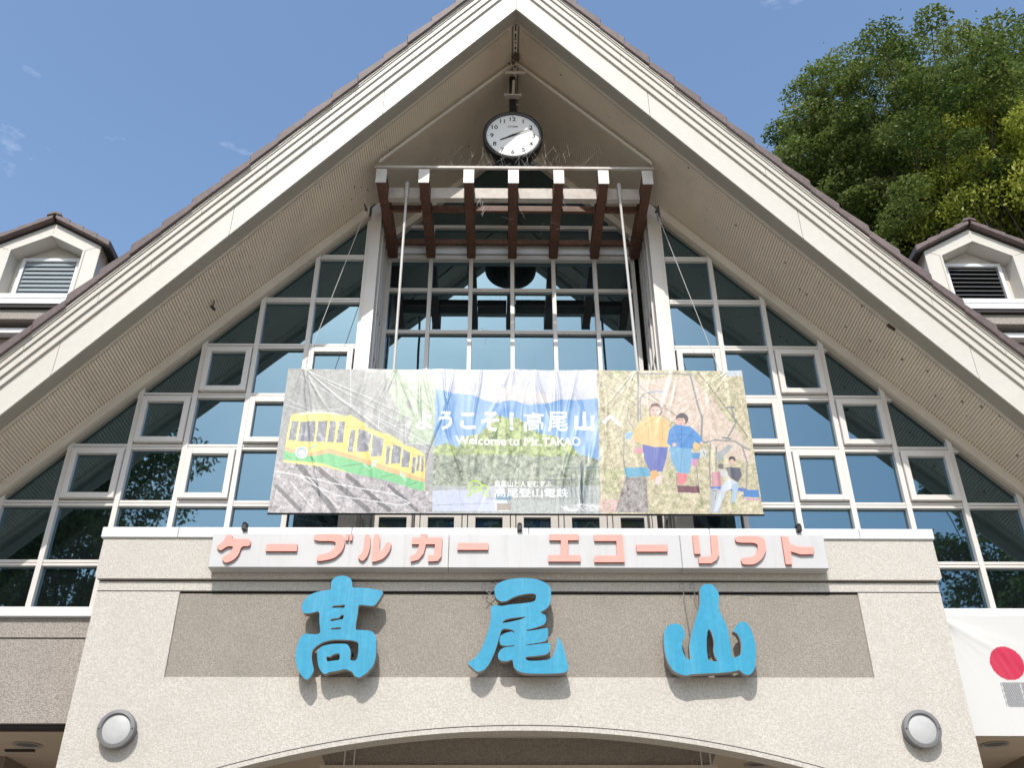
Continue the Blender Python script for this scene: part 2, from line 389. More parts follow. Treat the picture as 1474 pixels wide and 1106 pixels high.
for side, XS in ((-1, XL), (1, XR)):
    gl = empty('side_glazing', (side*4.5, G, 5.6), parent=B)
    hw = .032
    # jamb post beside the centre bay
    jx0, jx1 = (XS[0]-.155, XS[0]) if side < 0 else (XS[0], XS[0]+.155)
    for nm, a, b, yf in (('jamb', jx0, jx1, G-.05),):
        p = slope_clip([(a, 5.6), (b, 5.6), (b, 13), (a, 13)], .02); mb = MB(); mb.prism(p, yf, G+.15)
        e = .004
        mb.obj(nm, M['white'], gl)
    ed = jx0 if side < 0 else jx1
    member(gl, 'mullion', min(ed, ed+side*.05), max(ed, ed+side*.05), 5.6, 13, G-.03, horiz=False)
    cols = [ed+side*.025] + XS[1:]
    for i, xm in enumerate(cols[1:]):
        member(gl, 'mullion', xm-hw, xm+hw, 5.634, 13, G-.05, horiz=False)
    for ci in range(len(cols)-1):
        a, b = sorted((cols[ci]+side*hw*.9, cols[ci+1]-side*hw))
        for ri in range(len(ZT)):
            zt = ZT[ri]; zb = ZT[ri+1] if ri+1 < len(ZT) else None
            if ri < len(ZT)-1 and ri > 0:
                member(gl, 'transom', a+.001, b-.001, zt-.038, zt+.038, G-.035)
            if zb is None: continue
            is_s = (ri in (3, 4, 5, 6)) and ((ci, ri) in {(0,3),(2,3),(1,4),(3,4),(2,5),(4,5)} )
            z0, z1 = zb+.038, zt-.038
            if ri == len(ZT)-2: z0 = zb
            if z1 > S0-SL*abs(min(abs(a-AX), abs(b-AX)))+.2: z1 = min(z1, S0)
            full = z1 < S0-.17-SL*max(abs(a-AX), abs(b-AX))
            if is_s and full:
                sh = sash(gl, a, b, z0, z1, G-.02)
                pane(sh, a+.08, b-.08, z0+.08, z1-.08, G-.03)
            else:
                pane(gl, a, b, z0, z1, G+.02)
    # sill
    mb = MB(); s0x, s1x = sorted((side*4.70, side*XE)); mb.box(s0x, s1x, G-.10, G+.1, 5.516, 5.634); mb.obj('window_sill', M['cap'], gl, bevel=.006)
    # wing wall below
    mb = MB(); mb.box(s0x, s1x, G-.03, G+.15, 4.327, 5.275); mb.obj('wing_wall', M['stucco_wing'], B)
    mb = MB(); mb.box(s0x, s1x, G-.045, G+.15, 5.285, 5.514); mb.obj('wing_wall_band', M['stucco_wing'], B)
    mb = MB(); mb.box(s0x, s1x, G+.0, G+.15, 5.275, 5.285); mb.obj('wing_wall_joint', M['groove'], B)
    mb = MB(); mb.box(s0x, s1x, G+.02, G+.2, 4.29, 4.327); mb.obj('wing_soffit_reveal', M['groove'], B)

# ---- centre bay glazing
cb = empty('centre_glazing', (0, CG, 7), parent=B)
CX_ = [-1.985, -1.335, -.704, -.06, .582, 1.231, 1.83]
CZ = [11.69, 11.055, 10.262, 9.47, 8.68, 7.95, 7.35, 6.4]
for i, xm in enumerate(CX_):
    top = 11.71 if 0 < i < 6 else 12.15
    member(cb, 'mullion', xm-.03, xm+.03, 6.4, top, CG-.07, horiz=False, off=.09)
member(cb, 'head_rail', -1.955, 1.80, 11.64, 11.71, CG-.09, off=.09)
for i in range(6):
    a, b = CX_[i]+.03, CX_[i+1]-.03
    for j in range(len(CZ)-1):
        if j: member(cb, 'transom', a+.001, b-.001, CZ[j]-.03, CZ[j]+.03, CG-.055, off=.09)
        if j >= 5: continue
        pane(cb, a, b, CZ[j+1]+.03, CZ[j]-.03 if j else 11.64, CG, .09)
    for j in (5, 6):
        z0, z1 = CZ[j+1]+.03, CZ[j]-.03
        sh = sash(cb, a, b, z0, z1, CG-.01, fw=.10); pane(sh, a+.1, b-.1, z0+.1, z1-.1, CG-.02)
    mb = MB(); mb.box(a+.02, b-.02, CG-.10, CG-.04, 11.745, 11.90); mb.obj('white_infill_panel', M['cap'], cb)
    if i in (1, 4):
        xx = (CX_[i]+CX_[i+1])/2 + (.25 if i == 1 else -.25)
    # top lights
tx = [-1.335, AX-.0, 1.20]
for a, b in ((-2.0, -1.36), (-1.30, -.09), (-.03, 1.17), (1.23, 2.0)):
    pane(cb, a, b, 11.93, 12.31, CG, .11)
for a, b in ((-1.5, -.09), (-.03, 1.5)):
    pane(cb, a, b, 12.37, 14.2, CG, .11)
for xm in (-1.33, -.06, 1.20): member(cb, 'mullion', xm-.03, xm+.03, 11.93, 12.31, CG-.05, horiz=False, off=.1)
member(cb, 'mullion', -.09, -.03, 12.37, 14.1, CG-.05, horiz=False, off=.1)
member(cb, 'transom', -1.9, 1.9, 12.31, 12.37, CG-.055, off=.1)
# side returns of the recessed bay
for side, xj, xc in ((-1, XL[0], CX_[0]-.03), (1, XR[0], CX_[6]+.03)):
    sr = empty('bay_return', (xj, G+.5, 6), parent=B)
    def sq(y0, y1, z0, z1, t, nm, mm, o=0):
        mb = MB(); x0, x1 = (xj-t+o, xj+o) if side < 0 else (xj-o, xj+t-o)
        mb.box(x0, x1, y0, y1, z0, z1); return mb.obj(nm, M[mm], sr)
    ys = [G+.152, G+.40, G+.65, CG-.075]
    for i in range(3):
        sq(ys[i]+.05, ys[i+1], 6.4, 11.55, .02, 'pane', 'glass', -.02*1)
        sq(ys[i], ys[i]+.05, 6.4, 11.72, .06, 'mullion', 'white', .02)
    for z in (10.262, 9.47, 8.68, 7.9, 7.1): sq(G+.21, CG-.08, z-.03, z+.03, .05, 'transom', 'white', .012)
    sq(CG-.075, CG-.0, 6.4, 11.75, .10, 'mullion', 'white', .02)

# ---- arched entrance wall
def arch_z(x, R=11.55, top=4.11): return top - (R - math.sqrt(R*R - x*x))
XA = 3.9
def outline(x0, x1, ztop, n=40, sh=0.0):
    pts = [(-x1, 0), (-x1, ztop), (x1, ztop), (x1, 0), (XA-sh, 0)]
    for i in range(n+1):
        x = (XA-sh) - 2*(XA-sh)*i/n; pts.append((x, arch_z(x)-sh))
    pts.append((-(XA-sh), 0)); return pts
def wall_strips(mb, y0, y1, xw, ztop, n=40):
    # columns of the wall between the arch and ztop
    for s in (-1, 1): mb.box(s*XA, s*xw, y0, y1, 0, ztop)
    for i in range(n):
        a = -XA + 2*XA*i/n; b = -XA + 2*XA*(i+1)/n
        mb.prism([(a, arch_z(a)), (b, arch_z(b)), (b, ztop), (a, ztop)], y0, y1)
mb = MB()
xw = 4.752; PX0, PX1, PZ0, PZ1 = -3.825, 3.815, 4.673, 5.615
# lower wall up to the recessed panel, as one skin
n = 40
v = []; f = []
pts_arch = [(-XA + 2*XA*i/n, arch_z(-XA + 2*XA*i/n)) for i in range(n+1)]
mb.prism([(-xw, 0), (-XA, 0)] + pts_arch + [(XA, 0), (xw, 0), (xw, PZ0), (-xw, PZ0)], W, W+.22)
mb.box(-xw, PX0, W, W+.22, PZ0, PZ1+.015); mb.box(PX1, xw, W, W+.22, PZ0, PZ1+.015)
mb.box(PX0, PX1, W+.10, W+.22, PZ0, PZ1+.015)
me_o = mb.obj('entrance_wall', M['stucco'], B)
bm = bmesh.new(); bm.from_mesh(me_o.data); bmesh.ops.remove_doubles(bm, verts=bm.verts, dist=1e-4)
bmesh.ops.triangulate(bm, faces=[f_ for f_ in bm.faces if len(f_.verts) > 4]); bm.to_mesh(me_o.data); bm.free()
mb = MB(); mb.box(PX0+.001, PX1-.001, W+.022, W+.099, PZ0+.001, PZ1); mb.obj('recessed_sign_panel', M['stucco_dark'], B)
mb = MB(); mb.box(-xw-.0, xw, W+.012, W+.22, 5.631, 5.645); mb.obj('wall_joint', M['groove'], B)
mb = MB(); mb.box(-xw, xw, W+.005, W+.22, 5.645, 5.752); mb.obj('wall_band', M['stucco'], B)
mb = MB(); mb.box(-xw-.0, xw, W+.03, W+.22, 5.753, 5.772); mb.obj('wall_joint', M['groove'], B)
mb = MB(); mb.prism([(-xw-.045, 5.80), (-xw-.02, 5.773), (xw+.02, 5.773), (xw+.045, 5.80), (xw+.045, 6.262), (-xw-.045, 6.262)], W-.035, W+.24); mb.obj('wall_upper_band', M['stucco'], B)
# ledge: white metal cap in lengths with the flat top behind
cuts = [-4.83, -3.95, -1.95, 0.1, 2.2, 3.95, 4.82]
for a, b in zip(cuts[:-1], cuts[1:]):
    mb = MB(); mb.box(a+.003, b-.003, W-.06, G-.12, 6.263, 6.392); mb.obj('ledge_cap', M['cap'], B, bevel=.006)
mb = MB()
mb.box(-xw+.1, xw-.1, W+.23, G-.06, 6.0, 6.26)
mb.box(-2.2, 2.2, G-.055, CG+.1, 6.25, 6.38)
mb.obj('ledge_core', M['dark'], B)
for s in (-1, 1):
    mb = MB(); mb.box(s*(xw-.12), s*xw, W+.221, G-.06, 0, 6.25); mb.obj('pier_side', M['stucco'], B)
# arch trim, a rounded pale rib above a thin joint
mb = MB(); k = 60
for i in range(k):
    a = -XA + 2*XA*i/k; b = -XA + 2*XA*(i+1)/k
    for (d0, d1, y0, m_) in ((.0, .047, W-.03, 0), (.047, .062, W-.012, 1)):
        mb.prism([(a, arch_z(a)+d0), (b, arch_z(b)+d0), (b, arch_z(b)+d1), (a, arch_z(a)+d1)], y0, W+.01, m_)
mb.obj('arch_rib', [M['stucco'], M['groove']], B)
# porch ceilings and what hangs under them
mb = MB(); mb.box(-4.6, 4.6, W+.23, G+.19, 4.36, 4.45); mb.box(-8.6, 8.6, G+.201, 17, 4.36, 4.45); mb.obj('porch_ceiling', M['ceil'], B)
bz = U(740, 1103, 12.1)[1]
mb = MB()
xl0, xr0 = U(452, 1070, 12.1)[0], U(1040, 1070, 12.1)[0]
mb.prism([(xl0, 4.36), (xl0+.16, bz), (xr0-.16, bz), (xr0, 4.36)], 12.1, 12.5); mb.obj('ceiling_beam', M['stucco_dark'], B)
mb = MB(); mb.box(xl0+.1, xr0-.1, 12.06, 12.1, bz-.03, bz-.002); mb.obj('beam_edge_strip', M['soffit_trim'], B)
for px in (497, 511, 1008, 1021):
    x = U(px, 1080, 11.95)[0]; mb = MB(); mb.tube([(x, 11.95, 4.36), (x, 11.95, bz-.1)], .008, 6); mb.obj('hanging_rod', M['cap'], B)
# building mass behind
mb = MB(); mb.box(-8.5, 8.5, 17, 24, 0, 4.36); mb.obj('rear_wall', M['body'], B)
for s in (-1, 1):
    mb = MB(); mb.box(s*8.3, s*8.55, 12.9, 24, 0, 4.9); mb.obj('side_wall', M['body'], B)
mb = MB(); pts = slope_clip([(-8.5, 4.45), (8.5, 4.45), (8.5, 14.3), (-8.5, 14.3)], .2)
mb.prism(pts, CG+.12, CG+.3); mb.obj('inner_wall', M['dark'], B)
# taller body with the dormers
for s in (-1, 1):
    mb = MB(); mb.box(s*6.4, s*13, 13.05, 23, 0, 10.72); mb.obj('upper_wall', M['body'], B)
    mb = MB(); mb.box(s*6.4, s*13.2, 12.78, 13.049, 10.92, 11.10); mb.obj('eave_band', M['body2'], B)
    mb = MB(); mb.box(s*6.4, s*13.2, 12.9, 13.049, 10.74, 10.83); mb.obj('eave_strip', M['cap'], B)
    mb = MB(); mb.box(s*6.4, s*13.2, 12.70, 13.3, 11.17, 11.25); mb.obj('eave_gutter', M['cap'], B)
    mb = MB(); mb.box(s*6.4, s*13.2, 12.72, 13.3, 11.11, 11.165); mb.obj('eave_shadow_gap', M['groove'], B)
    # low tiled slope behind the dormers
    mb = MB(); a, b = sorted((s*6.4, s*13.3))
    mb.add([(a, 12.95, 11.26), (b, 12.95, 11.26), (b, 23, 12.6), (a, 23, 12.6), (a, 12.95, 11.2), (b, 12.95, 11.2), (b, 23, 11.0), (a, 23, 11.0)],
           [(0,1,2,3),(4,7,6,5),(0,4,5,1),(1,5,6,2),(2,6,7,3),(3,7,4,0)]); mb.obj('rear_roof', M['tile'], B)

def dormer(cx, dx, dark):
    Y = 12.9
    D = empty('dormer', (cx, Y, 11.25), parent=B)
    D['label'] = 'left dormer with closed grey louvres' if not dark else 'right dormer with open dark louvres'
    out_ = [(-.88, 11.28), (-.88, 12.52), (0, 13.02), (.88, 12.52), (.88, 11.28)]
    inn = [(-.60, 11.28), (-.60, 12.42), (0, 12.74), (.60, 12.42), (.60, 11.28)]
    # face frame in five mitred boards
    for i in range(4):
        o0, o1, i0, i1 = out_[i], out_[i+1], inn[i], inn[i+1]
        mb = MB(); mb.prism([(cx+o0[0], o0[1]), (cx+o1[0], o1[1]), (cx+i1[0], i1[1]), (cx+i0[0], i0[1])], Y-.0, Y+.30); mb.obj('face_board', M['cream'], D, bevel=.006)
        # thin raised rim round the opening
        k = .12; l0 = (i0[0]+(o0[0]-i0[0])*k, i0[1]+(o0[1]-i0[1])*k); l1 = (i1[0]+(o1[0]-i1[0])*k, i1[1]+(o1[1]-i1[1])*k)
        mb = MB(); mb.prism([(cx+l0[0], l0[1]), (cx+l1[0], l1[1]), (cx+i1[0], i1[1]), (cx+i0[0], i0[1])], Y-.018, Y-.001); mb.obj('opening_rim', M['cream'], D)
    # back panel with the louvre frame
    mb = MB(); y1 = Y+.29
    mb.prism([(cx+x*.995, z-.003) for x, z in inn], y1, y1+.05)
    mb.obj('back_panel', M['cream'], D)
    mb = MB()
    for q in ([(-.49, 11.28), (-.43, 11.28), (-.43, 12.44), (-.49, 12.44)], [(.43, 11.28), (.49, 11.28), (.49, 12.44), (.43, 12.44)], [(-.43, 12.38), (.43, 12.38), (.43, 12.44), (-.43, 12.44)], [(-.43, 11.28), (.43, 11.28), (.43, 11.56), (-.43, 11.56)]):
        mb.prism([(cx+x, z) for x, z in q], y1-.07, y1-.002)
    mb.obj('louvre_frame', M['cap'], D)
    mb = MB(); mb.box(cx-.43, cx+.43, y1-.01, y1-.003, 11.56, 12.38); mb.obj('louvre_back', M['dark'], D)
    nS = 9
    for i in range(nS):
        z = 11.585 + i*.088; mb = MB()
        if dark: mb.hexa([(cx-.415, y1-.065, z), (cx+.415, y1-.065, z), (cx+.415, y1-.012, z+.05), (cx-.415, y1-.012, z+.05)], [(cx-.415, y1-.065, z+.012), (cx+.415, y1-.065, z+.012), (cx+.415, y1-.012, z+.06), (cx-.415, y1-.012, z+.06)])
        else: mb.hexa([(cx-.415, y1-.06, z-.012), (cx+.415, y1-.06, z-.012), (cx+.415, y1-.03, z+.082), (cx-.415, y1-.03, z+.082)], [(cx-.415, y1-.05, z-.012), (cx+.415, y1-.05, z-.012), (cx+.415, y1-.02, z+.082), (cx-.415, y1-.02, z+.082)])
        mb.obj('slat', M['louvre_dark' if dark else 'louvre_grey'], D)
    mb = MB(); mb.box(cx-1.1, cx+1.1, Y-.10, Y+.3, 11.375-.02, 11.47-.02); mb.obj('sill', M['cap'], D, bevel=.006)
    mb = MB(); mb.box(cx-1.1, cx+1.1, Y-.12, Y+.3, 11.262, 11.33); mb.obj('sill', M['cap'], D, bevel=.006)
    # side cheeks and roof
    for s in (-1, 1):
        mb = MB(); mb.box(cx+s*.80, cx+s*.872, Y+.31, Y+3.2, 11.28, 12.50); mb.obj('cheek', M['body2'], D)
        mb = MB(); sl = .5/.88
        x0, x1 = 0, 1.02; z0 = 13.03
        mb.hexa([(cx+s*x0, Y-.02, z0), (cx+s*x0, Y+3.4, z0), (cx+s*x1, Y+3.4, z0-sl*x1), (cx+s*x1, Y-.02, z0-sl*x1)],
                [(cx+s*x0, Y-.02, z0+.045), (cx+s*x0, Y+3.4, z0+.045), (cx+s*x1, Y+3.4, z0+.045-sl*x1), (cx+s*x1, Y-.02, z0+.045-sl*x1)])
        mb.obj('roof_deck', M['groove'], D)
        for k in range(4):
            xa = .02+k*.26; xb = xa+.275; za = z0+.075-sl*xa; zb = z0+.105-sl*xb
            if k == 3: xb -= .02
            mb = MB(); yy = Y-.12
            mb.hexa([(cx+s*xa, yy, za-.05), (cx+s*xa, Y+3.45, za-.02), (cx+s*xb, Y+3.45, zb-.04), (cx+s*xb, yy, zb-.085)],
                    [(cx+s*xa, yy, za+.035), (cx+s*xa, Y+3.45, za+.035), (cx+s*xb, Y+3.45, zb+.035), (cx+s*xb, yy, zb+.035)])
            mb.obj('roof_tile', M['tile'], D, bevel=.01)
    mb = MB(); mb.prism([(cx-.13, z0+.05), (cx-.1, z0+.12), (cx, z0+.15), (cx+.1, z0+.12), (cx+.13, z0+.05), (cx, z0+.1)], Y-.14, Y+3.5); mb.obj('ridge_tile', M['tile'], D, bevel=.008)
dormer(-7.82, -1, False); dormer(7.80, 1, True)

# ------------------------------------------------------------------ timber pergola over the bay
PG = empty('timber_pergola', (0, PF, 11.64), 'red-brown timber pergola with white end caps jutting out over the centre window', 'pergola')
PXS = [-1.955, -1.345, -.704, -.064, .586, 1.228, 1.86]
for i, x in enumerate(PXS):
    xr = CX_[i] if 0 < i < 6 else x+(.03 if i == 0 else -.0)
    hw = .068
    mb = MB(); mb.hexa([(x-hw, PF+.006, 11.64), (x+hw, PF+.006, 11.64), (xr+hw, CG-.10, 11.64), (xr-hw, CG-.10, 11.64)],
                       [(x-hw, PF+.006, 11.87), (x+hw, PF+.006, 11.87), (xr+hw, CG-.10, 11.87), (xr-hw, CG-.10, 11.87)])
    bo = mb.obj('beam', M['wood'], PG, bevel=.006)
    mb = MB(); mb.box(x-hw-.008, x+hw+.008, PF-.012, PF+.004, 11.625, 11.885)
    mb.box(x-hw-.008, x+hw+.008, PF+.004, PF+.10, 11.874, 11.885)
    mb.obj('end_cap', M['endcap'], bo)
mb = MB(); mb.box(-2.06, 1.97, PF-.02, PF+.02, 11.905, 11.945); mb.obj('top_bar', M['rusty'], PG)
for a, b in zip([-1.90]+[p+.075 for p in PXS[1:-1]], [p-.075 for p in PXS[1:]]):
    mb = MB(); mb.box(a, b, 10.74, 10.84, 11.645, 11.85); mb.obj('cross_beam', M['rusty'], PG, bevel=.004)
    mb = MB(); mb.box(a, b, 11.02, 11.07, 11.66, 11.76); mb.obj('cross_rail', M['wood'], PG)
    mb = MB(); mb.box(a-.01, b+.01, 12.0, 12.05, 11.86, 11.95); mb.obj('cross_rail', M['wood'], PG)
# triangular brace bar under the soffit
for s in (-1, 1):
    x1 = 1.97; mb = MB()
    z = lambda x: S0 - SL*x
    a, b = .0, x1-.0
    mb.prism([(AX+s*a, z(a)-.075), (AX+s*b, z(b)-.075), (AX+s*b, z(b)-.14), (AX+s*a, z(a)-.14)], PF-.015, PF+.02); mb.obj('brace_bar', M['soffit_trim'], PG)
mb = MB(); mb.prism([(AX-.16, S0-.33), (AX+.16, S0-.33), (AX+.16, S0-.36), (AX-.16, S0-.36)], PF-.02, PF+.01)
mb.obj('brace_plate', M['soffit_trim'], PG)

# ------------------------------------------------------------------ clock
CK = empty('station_clock', (-.067, 10.6, 12.4), 'round black-rimmed clock reading ten past eight, hung under the gable', 'clock')
ct = math.radians(6); cn = Vector((0, -math.cos(ct), -math.sin(ct))); cup = Vector((0, -math.sin(ct), math.cos(ct)))
cc = Vector((-.067, 10.6, 12.79)); fr = (Vector((1, 0, 0)), cup, cn)
mb = MB(); mb.lathe([(.0, -.28), (.36, -.28), (.425, -.22), (.452, -.10), (.455, .0), (.45, .025), (.425, .034), (.40, .026), (.398, .0)], cc, 64, ax=fr); cs = mb.obj('case', M['black'], CK, smooth=True)
mb = MB(); mb.lathe([(.0, .004), (.40, .004)], cc, 64, ax=fr); mb.obj('dial', M['dial'], CK)
def text_mesh(body, size, offset=0., extrude=0., align='CENTER', res=4):
    cu = bpy.data.curves.new('txt', 'FONT'); cu.body = body; cu.size = size; cu.offset = offset; cu.extrude = extrude; cu.align_x = align; cu.align_y = 'CENTER'; cu.resolution_u = res
    o = bpy.data.objects.new('txt', cu); C.objects.link(o); bpy.context.view_layer.update()
    dg = bpy.context.evaluated_depsgraph_get(); me = bpy.data.meshes.new_from_object(o.evaluated_get(dg))
    bpy.data.objects.remove(o); bpy.data.curves.remove(cu); return me
def put_text(name, body, size, c, ax, m, parent, offset=0., lift=.002, sx=1.):
    me = text_mesh(body, size, offset); me.name = name
    co = np.array([v.co[:] for v in me.vertices]); cx, cy = (co[:, 0].min()+co[:, 0].max())/2, (co[:, 1].min()+co[:, 1].max())/2
    for v in me.vertices:
        p = c + ax[0]*((v.co.x-cx)*sx) + ax[1]*(v.co.y-cy) + ax[2]*lift; v.co = p
    me.materials.clear(); me.materials.append(m)
    o = bpy.data.objects.new(name, me); link(o, parent)
    if parent is not None:
        pl = Vector((0, 0, 0)); q = parent
        while q is not None: pl += q.location; q = q.parent
        # vertices are in world space: location already compensated by link()
    return o
for h_ in range(1, 13):
    t = math.radians(90-30*h_); r = .315
    put_text('numeral', str(h_), .105, cc + fr[0]*r*math.cos(t) + fr[1]*r*math.sin(t), fr, M['ink'], CK, offset=.002, lift=.006, sx=1.1)
put_text('maker_name', 'CITIZEN', .042, cc + fr[1]*.17, fr, M['ink'], CK, offset=.001, lift=.006)
mb = MB()
for k in range(60):
    t = 2*math.pi*k/60; r0 = .375 if k % 5 else .365
    a = fr[0]*math.cos(t)+fr[1]*math.sin(t); b = fr[1]*math.cos(t)-fr[0]*math.sin(t); w = .0015 if k % 5 else .003
    mb.add([cc+a*r0-b*w+cn*.006, cc+a*r0+b*w+cn*.006, cc+a*.388+b*w+cn*.006, cc+a*.388-b*w+cn*.006], [(0,1,2,3)])
mb.obj('minute_marks', M['ink'], CK)
for ang, L, w, nm in ((90-245, .21, .013, 'hour_hand'), (90-66, .31, .009, 'minute_hand')):
    t = math.radians(ang); a = fr[0]*math.cos(t)+fr[1]*math.sin(t); b = fr[1]*math.cos(t)-fr[0]*math.sin(t); l = .012 if nm[0] == 'h' else .018
    mb = MB(); p = [cc-a*.06-b*w, cc-a*.06+b*w, cc+a*L+b*w*.6, cc+a*L-b*w*.6]
    mb.hexa([q+cn*l for q in p], [q+cn*(l+.004) for q in p]); mb.obj(nm, M['ink'], CK)
mb = MB(); mb.lathe([(0, .026), (.012, .026), (.014, .006)], cc, 16, ax=fr); mb.obj('hand_hub', M['ink'], CK)
mb = MB(); mb.tube([cc+Vector((0, .12, .42)), (-.067, 10.72, S0-.12)], .055, 12); mb.obj('hanger_post', M['black'], CK)
zc_ = U(740, 137, 10.6)[1]
mb = MB(); mb.box(-.067-.12, -.067+.12, 10.58, 10.66, zc_-.015, zc_+.015); mb.box(-.067-.12, -.067+.12, 10.78, 10.80, zc_-.015, zc_+.015); mb.tube([(-.19, 10.59, zc_-.03), (-.19, 10.59, zc_+.03)], .012, 8); mb.tube([(.06, 10.59, zc_-.03), (.06, 10.59, zc_+.03)], .012, 8)
mb.obj('clamp_collar', M['rusty'], CK)
mb = MB(); mb.tube([(-.060, 10.60, zc_), (-.05, 10.55, S0-.36)], .025, 8); mb.obj('support_rod', M['rusty'], CK)
# mud nests by the ridge
for i, (px, py, r) in enumerate(((743, 82, .055), (739, 90, .03), (733, 91, .022))):
    x, z = U(px, py, PF-.12); zz = min(z, S0-SL*abs(x-AX)-.02)
    bm = bmesh.new(); bmesh.ops.create_icosphere(bm, subdivisions=2, radius=r)
    for v in bm.verts: v.co *= 1+random.uniform(-.2, .2)
    me = bpy.data.meshes.new('insect_nest'); bm.to_mesh(me); bm.free(); me.materials.append(M['nest'])
    o = bpy.data.objects.new('insect_nest', me); o.location = (x, PF-.12, zz); C.objects.link(o)
    tag(o, ['largest brown mud nest stuck at the soffit ridge above the clock', 'middle brown mud nest just below the largest one at the soffit ridge', 'smallest brown mud nest left of the soffit ridge joint'][i], 'nest', 'mud nests at the soffit ridge')

# ------------------------------------------------------------------ outlines to solid letters
def chaikin(p, n=2):
    for _ in range(n):
        q = []
        for i in range(len(p)):
            a, b = p[i], p[(i+1) % len(p)]
            q += [(a[0]*.8+b[0]*.2, a[1]*.8+b[1]*.2), (a[0]*.2+b[0]*.8, a[1]*.2+b[1]*.8)]
        p = q
    return p
def solid(name, loops, Y, depth, mats, parent=None, bevel=.0):
    cu = bpy.data.curves.new(name, 'CURVE'); cu.dimensions = '2D'; cu.fill_mode = 'BOTH'; cu.extrude = depth/2; cu.bevel_depth = bevel; cu.bevel_resolution = 1
    for L in loops:
        sp = cu.splines.new('POLY'); sp.points.add(len(L)-1); sp.use_cyclic_u = True
        for i, (x, z) in enumerate(L): sp.points[i].co = (x, z, 0, 1)
    o = bpy.data.objects.new(name, cu); C.objects.link(o); bpy.context.view_layer.update()
    me = bpy.data.meshes.new_from_object(o.evaluated_get(bpy.context.evaluated_depsgraph_get()))
    bpy.data.objects.remove(o); bpy.data.curves.remove(cu); me.name = name
    bm = bmesh.new(); bm.from_mesh(me); bmesh.ops.remove_doubles(bm, verts=bm.verts, dist=1e-5)
    for v in bm.verts: x, z, d = v.co; v.co = (x, Y + depth/2 - d, z)
    for f_ in bm.faces: f_.normal_update()
    bmesh.ops.recalc_face_normals(bm, faces=bm.faces)
    for f_ in bm.faces: f_.normal_update()
    ids = [0 if f_.normal.y < -.5 else 1 for f_ in bm.faces]
    bm.to_mesh(me); bm.free(); me.materials.clear()
    for mm in mats: me.materials.append(mm)
    me.polygons.foreach_set('material_index', ids)
    o = bpy.data.objects.new(name, me); link(o, parent); return o
K1 = [[(485,160),(490,130),(520,105),(560,95),(600,100),(635,125),(637,185),(700,183),(780,190),(866,208),(850,245),(800,318),(740,312),(682,305),(678,370),(665,430),(660,488),(700,490),(770,495),(795,510),(812,545),(812,620),(808,690),(790,750),(745,800),(690,838),(655,825),(640,795),(600,775),(570,775),(540,785),(470,795),(445,812),(420,800),(395,760),(385,700),(385,650),(400,620),(440,600),(500,590),(560,590),(600,590),(622,620),(628,660),(620,705),(650,715),(672,705),(682,660),(684,600),(680,578),(640,565),(560,560),(500,560),(430,575),(380,605),(350,635),(342,680),(350,740),(362,780),(345,815),(325,845),(305,852),(270,820),(240,770),(225,700),(232,630),(255,560),(285,515),(340,520),(380,522),(410,510),(400,430),(402,350),(350,365),(290,372),(272,340),(275,300),(310,250),(350,225),(420,205),(487,198)],
      [(488,332),(500,312),(545,312),(585,303),(585,330),(545,328)], [(477,428),(480,410),(545,402),(555,382),(579,379),(573,412),(545,415)], [(480,488),(484,476),(558,469),(558,484)], [(448,680),(480,685),(500,665),(548,656),(548,709),(500,712),(455,720)]]
K2 = [[(310,185),(335,150),(400,125),(500,112),(600,118),(680,145),(720,185),(720,260),(710,310),(680,340),(645,358),(655,372),(680,380),(687,420),(670,450),(620,470),(555,488),(541,483),(548,499),(620,488),(695,474),(700,490),(698,540),(680,575),(540,596),(542,603),(690,584),(715,583),(712,640),(690,668),(600,680),(540,683),(533,700),(560,715),(650,712),(705,705),(735,680),(755,620),(765,560),(772,536),(800,590),(820,650),(835,720),(848,760),(835,795),(780,805),(650,808),(540,805),(480,790),(448,755),(443,700),(400,718),(350,712),(332,680),(345,640),(380,615),(456,609),(455,600),(400,606),(355,600),(345,570),(352,530),(400,508),(440,500),(452,512),(456,500),(430,485),(365,478),(345,540),(330,600),(300,680),(270,740),(235,780),(190,797),(150,765),(118,735),(125,715),(165,700),(210,640),(240,570),(270,480),(285,400),(283,340),(292,312),(330,310),(360,318),(420,305),(500,300),(600,285),(612,260),(610,228),(560,225),(500,235),(440,255),(400,280),(360,285),(325,265),(312,230)],
      [(366,432),(400,408),(548,391),(500,414),(420,432),(370,440)]]
K3 = [[(440,230),(438,190),(460,165),(490,155),(530,160),(575,210),(578,260),(575,340),(600,390),(635,460),(650,530),(665,600),(672,690),(700,688),(738,668),(742,610),(735,560),(710,515),(680,500),(700,460),(745,422),(790,445),(820,510),(845,600),(845,720),(835,780),(800,818),(760,812),(725,778),(690,790),(600,800),(500,805),(380,810),(340,822),(300,812),(250,790),(210,730),(185,650),(178,560),(182,490),(215,450),(270,442),(310,460),(330,500),(333,540),(312,570),(308,610),(320,660),(345,700),(375,708),(362,620),(375,530),(400,440),(425,360),(442,300)],
      [(506,478),(530,520),(545,580),(538,640),(552,690),(575,718),(500,714),(490,650),(488,560),(495,500)]]
YK = W-.20
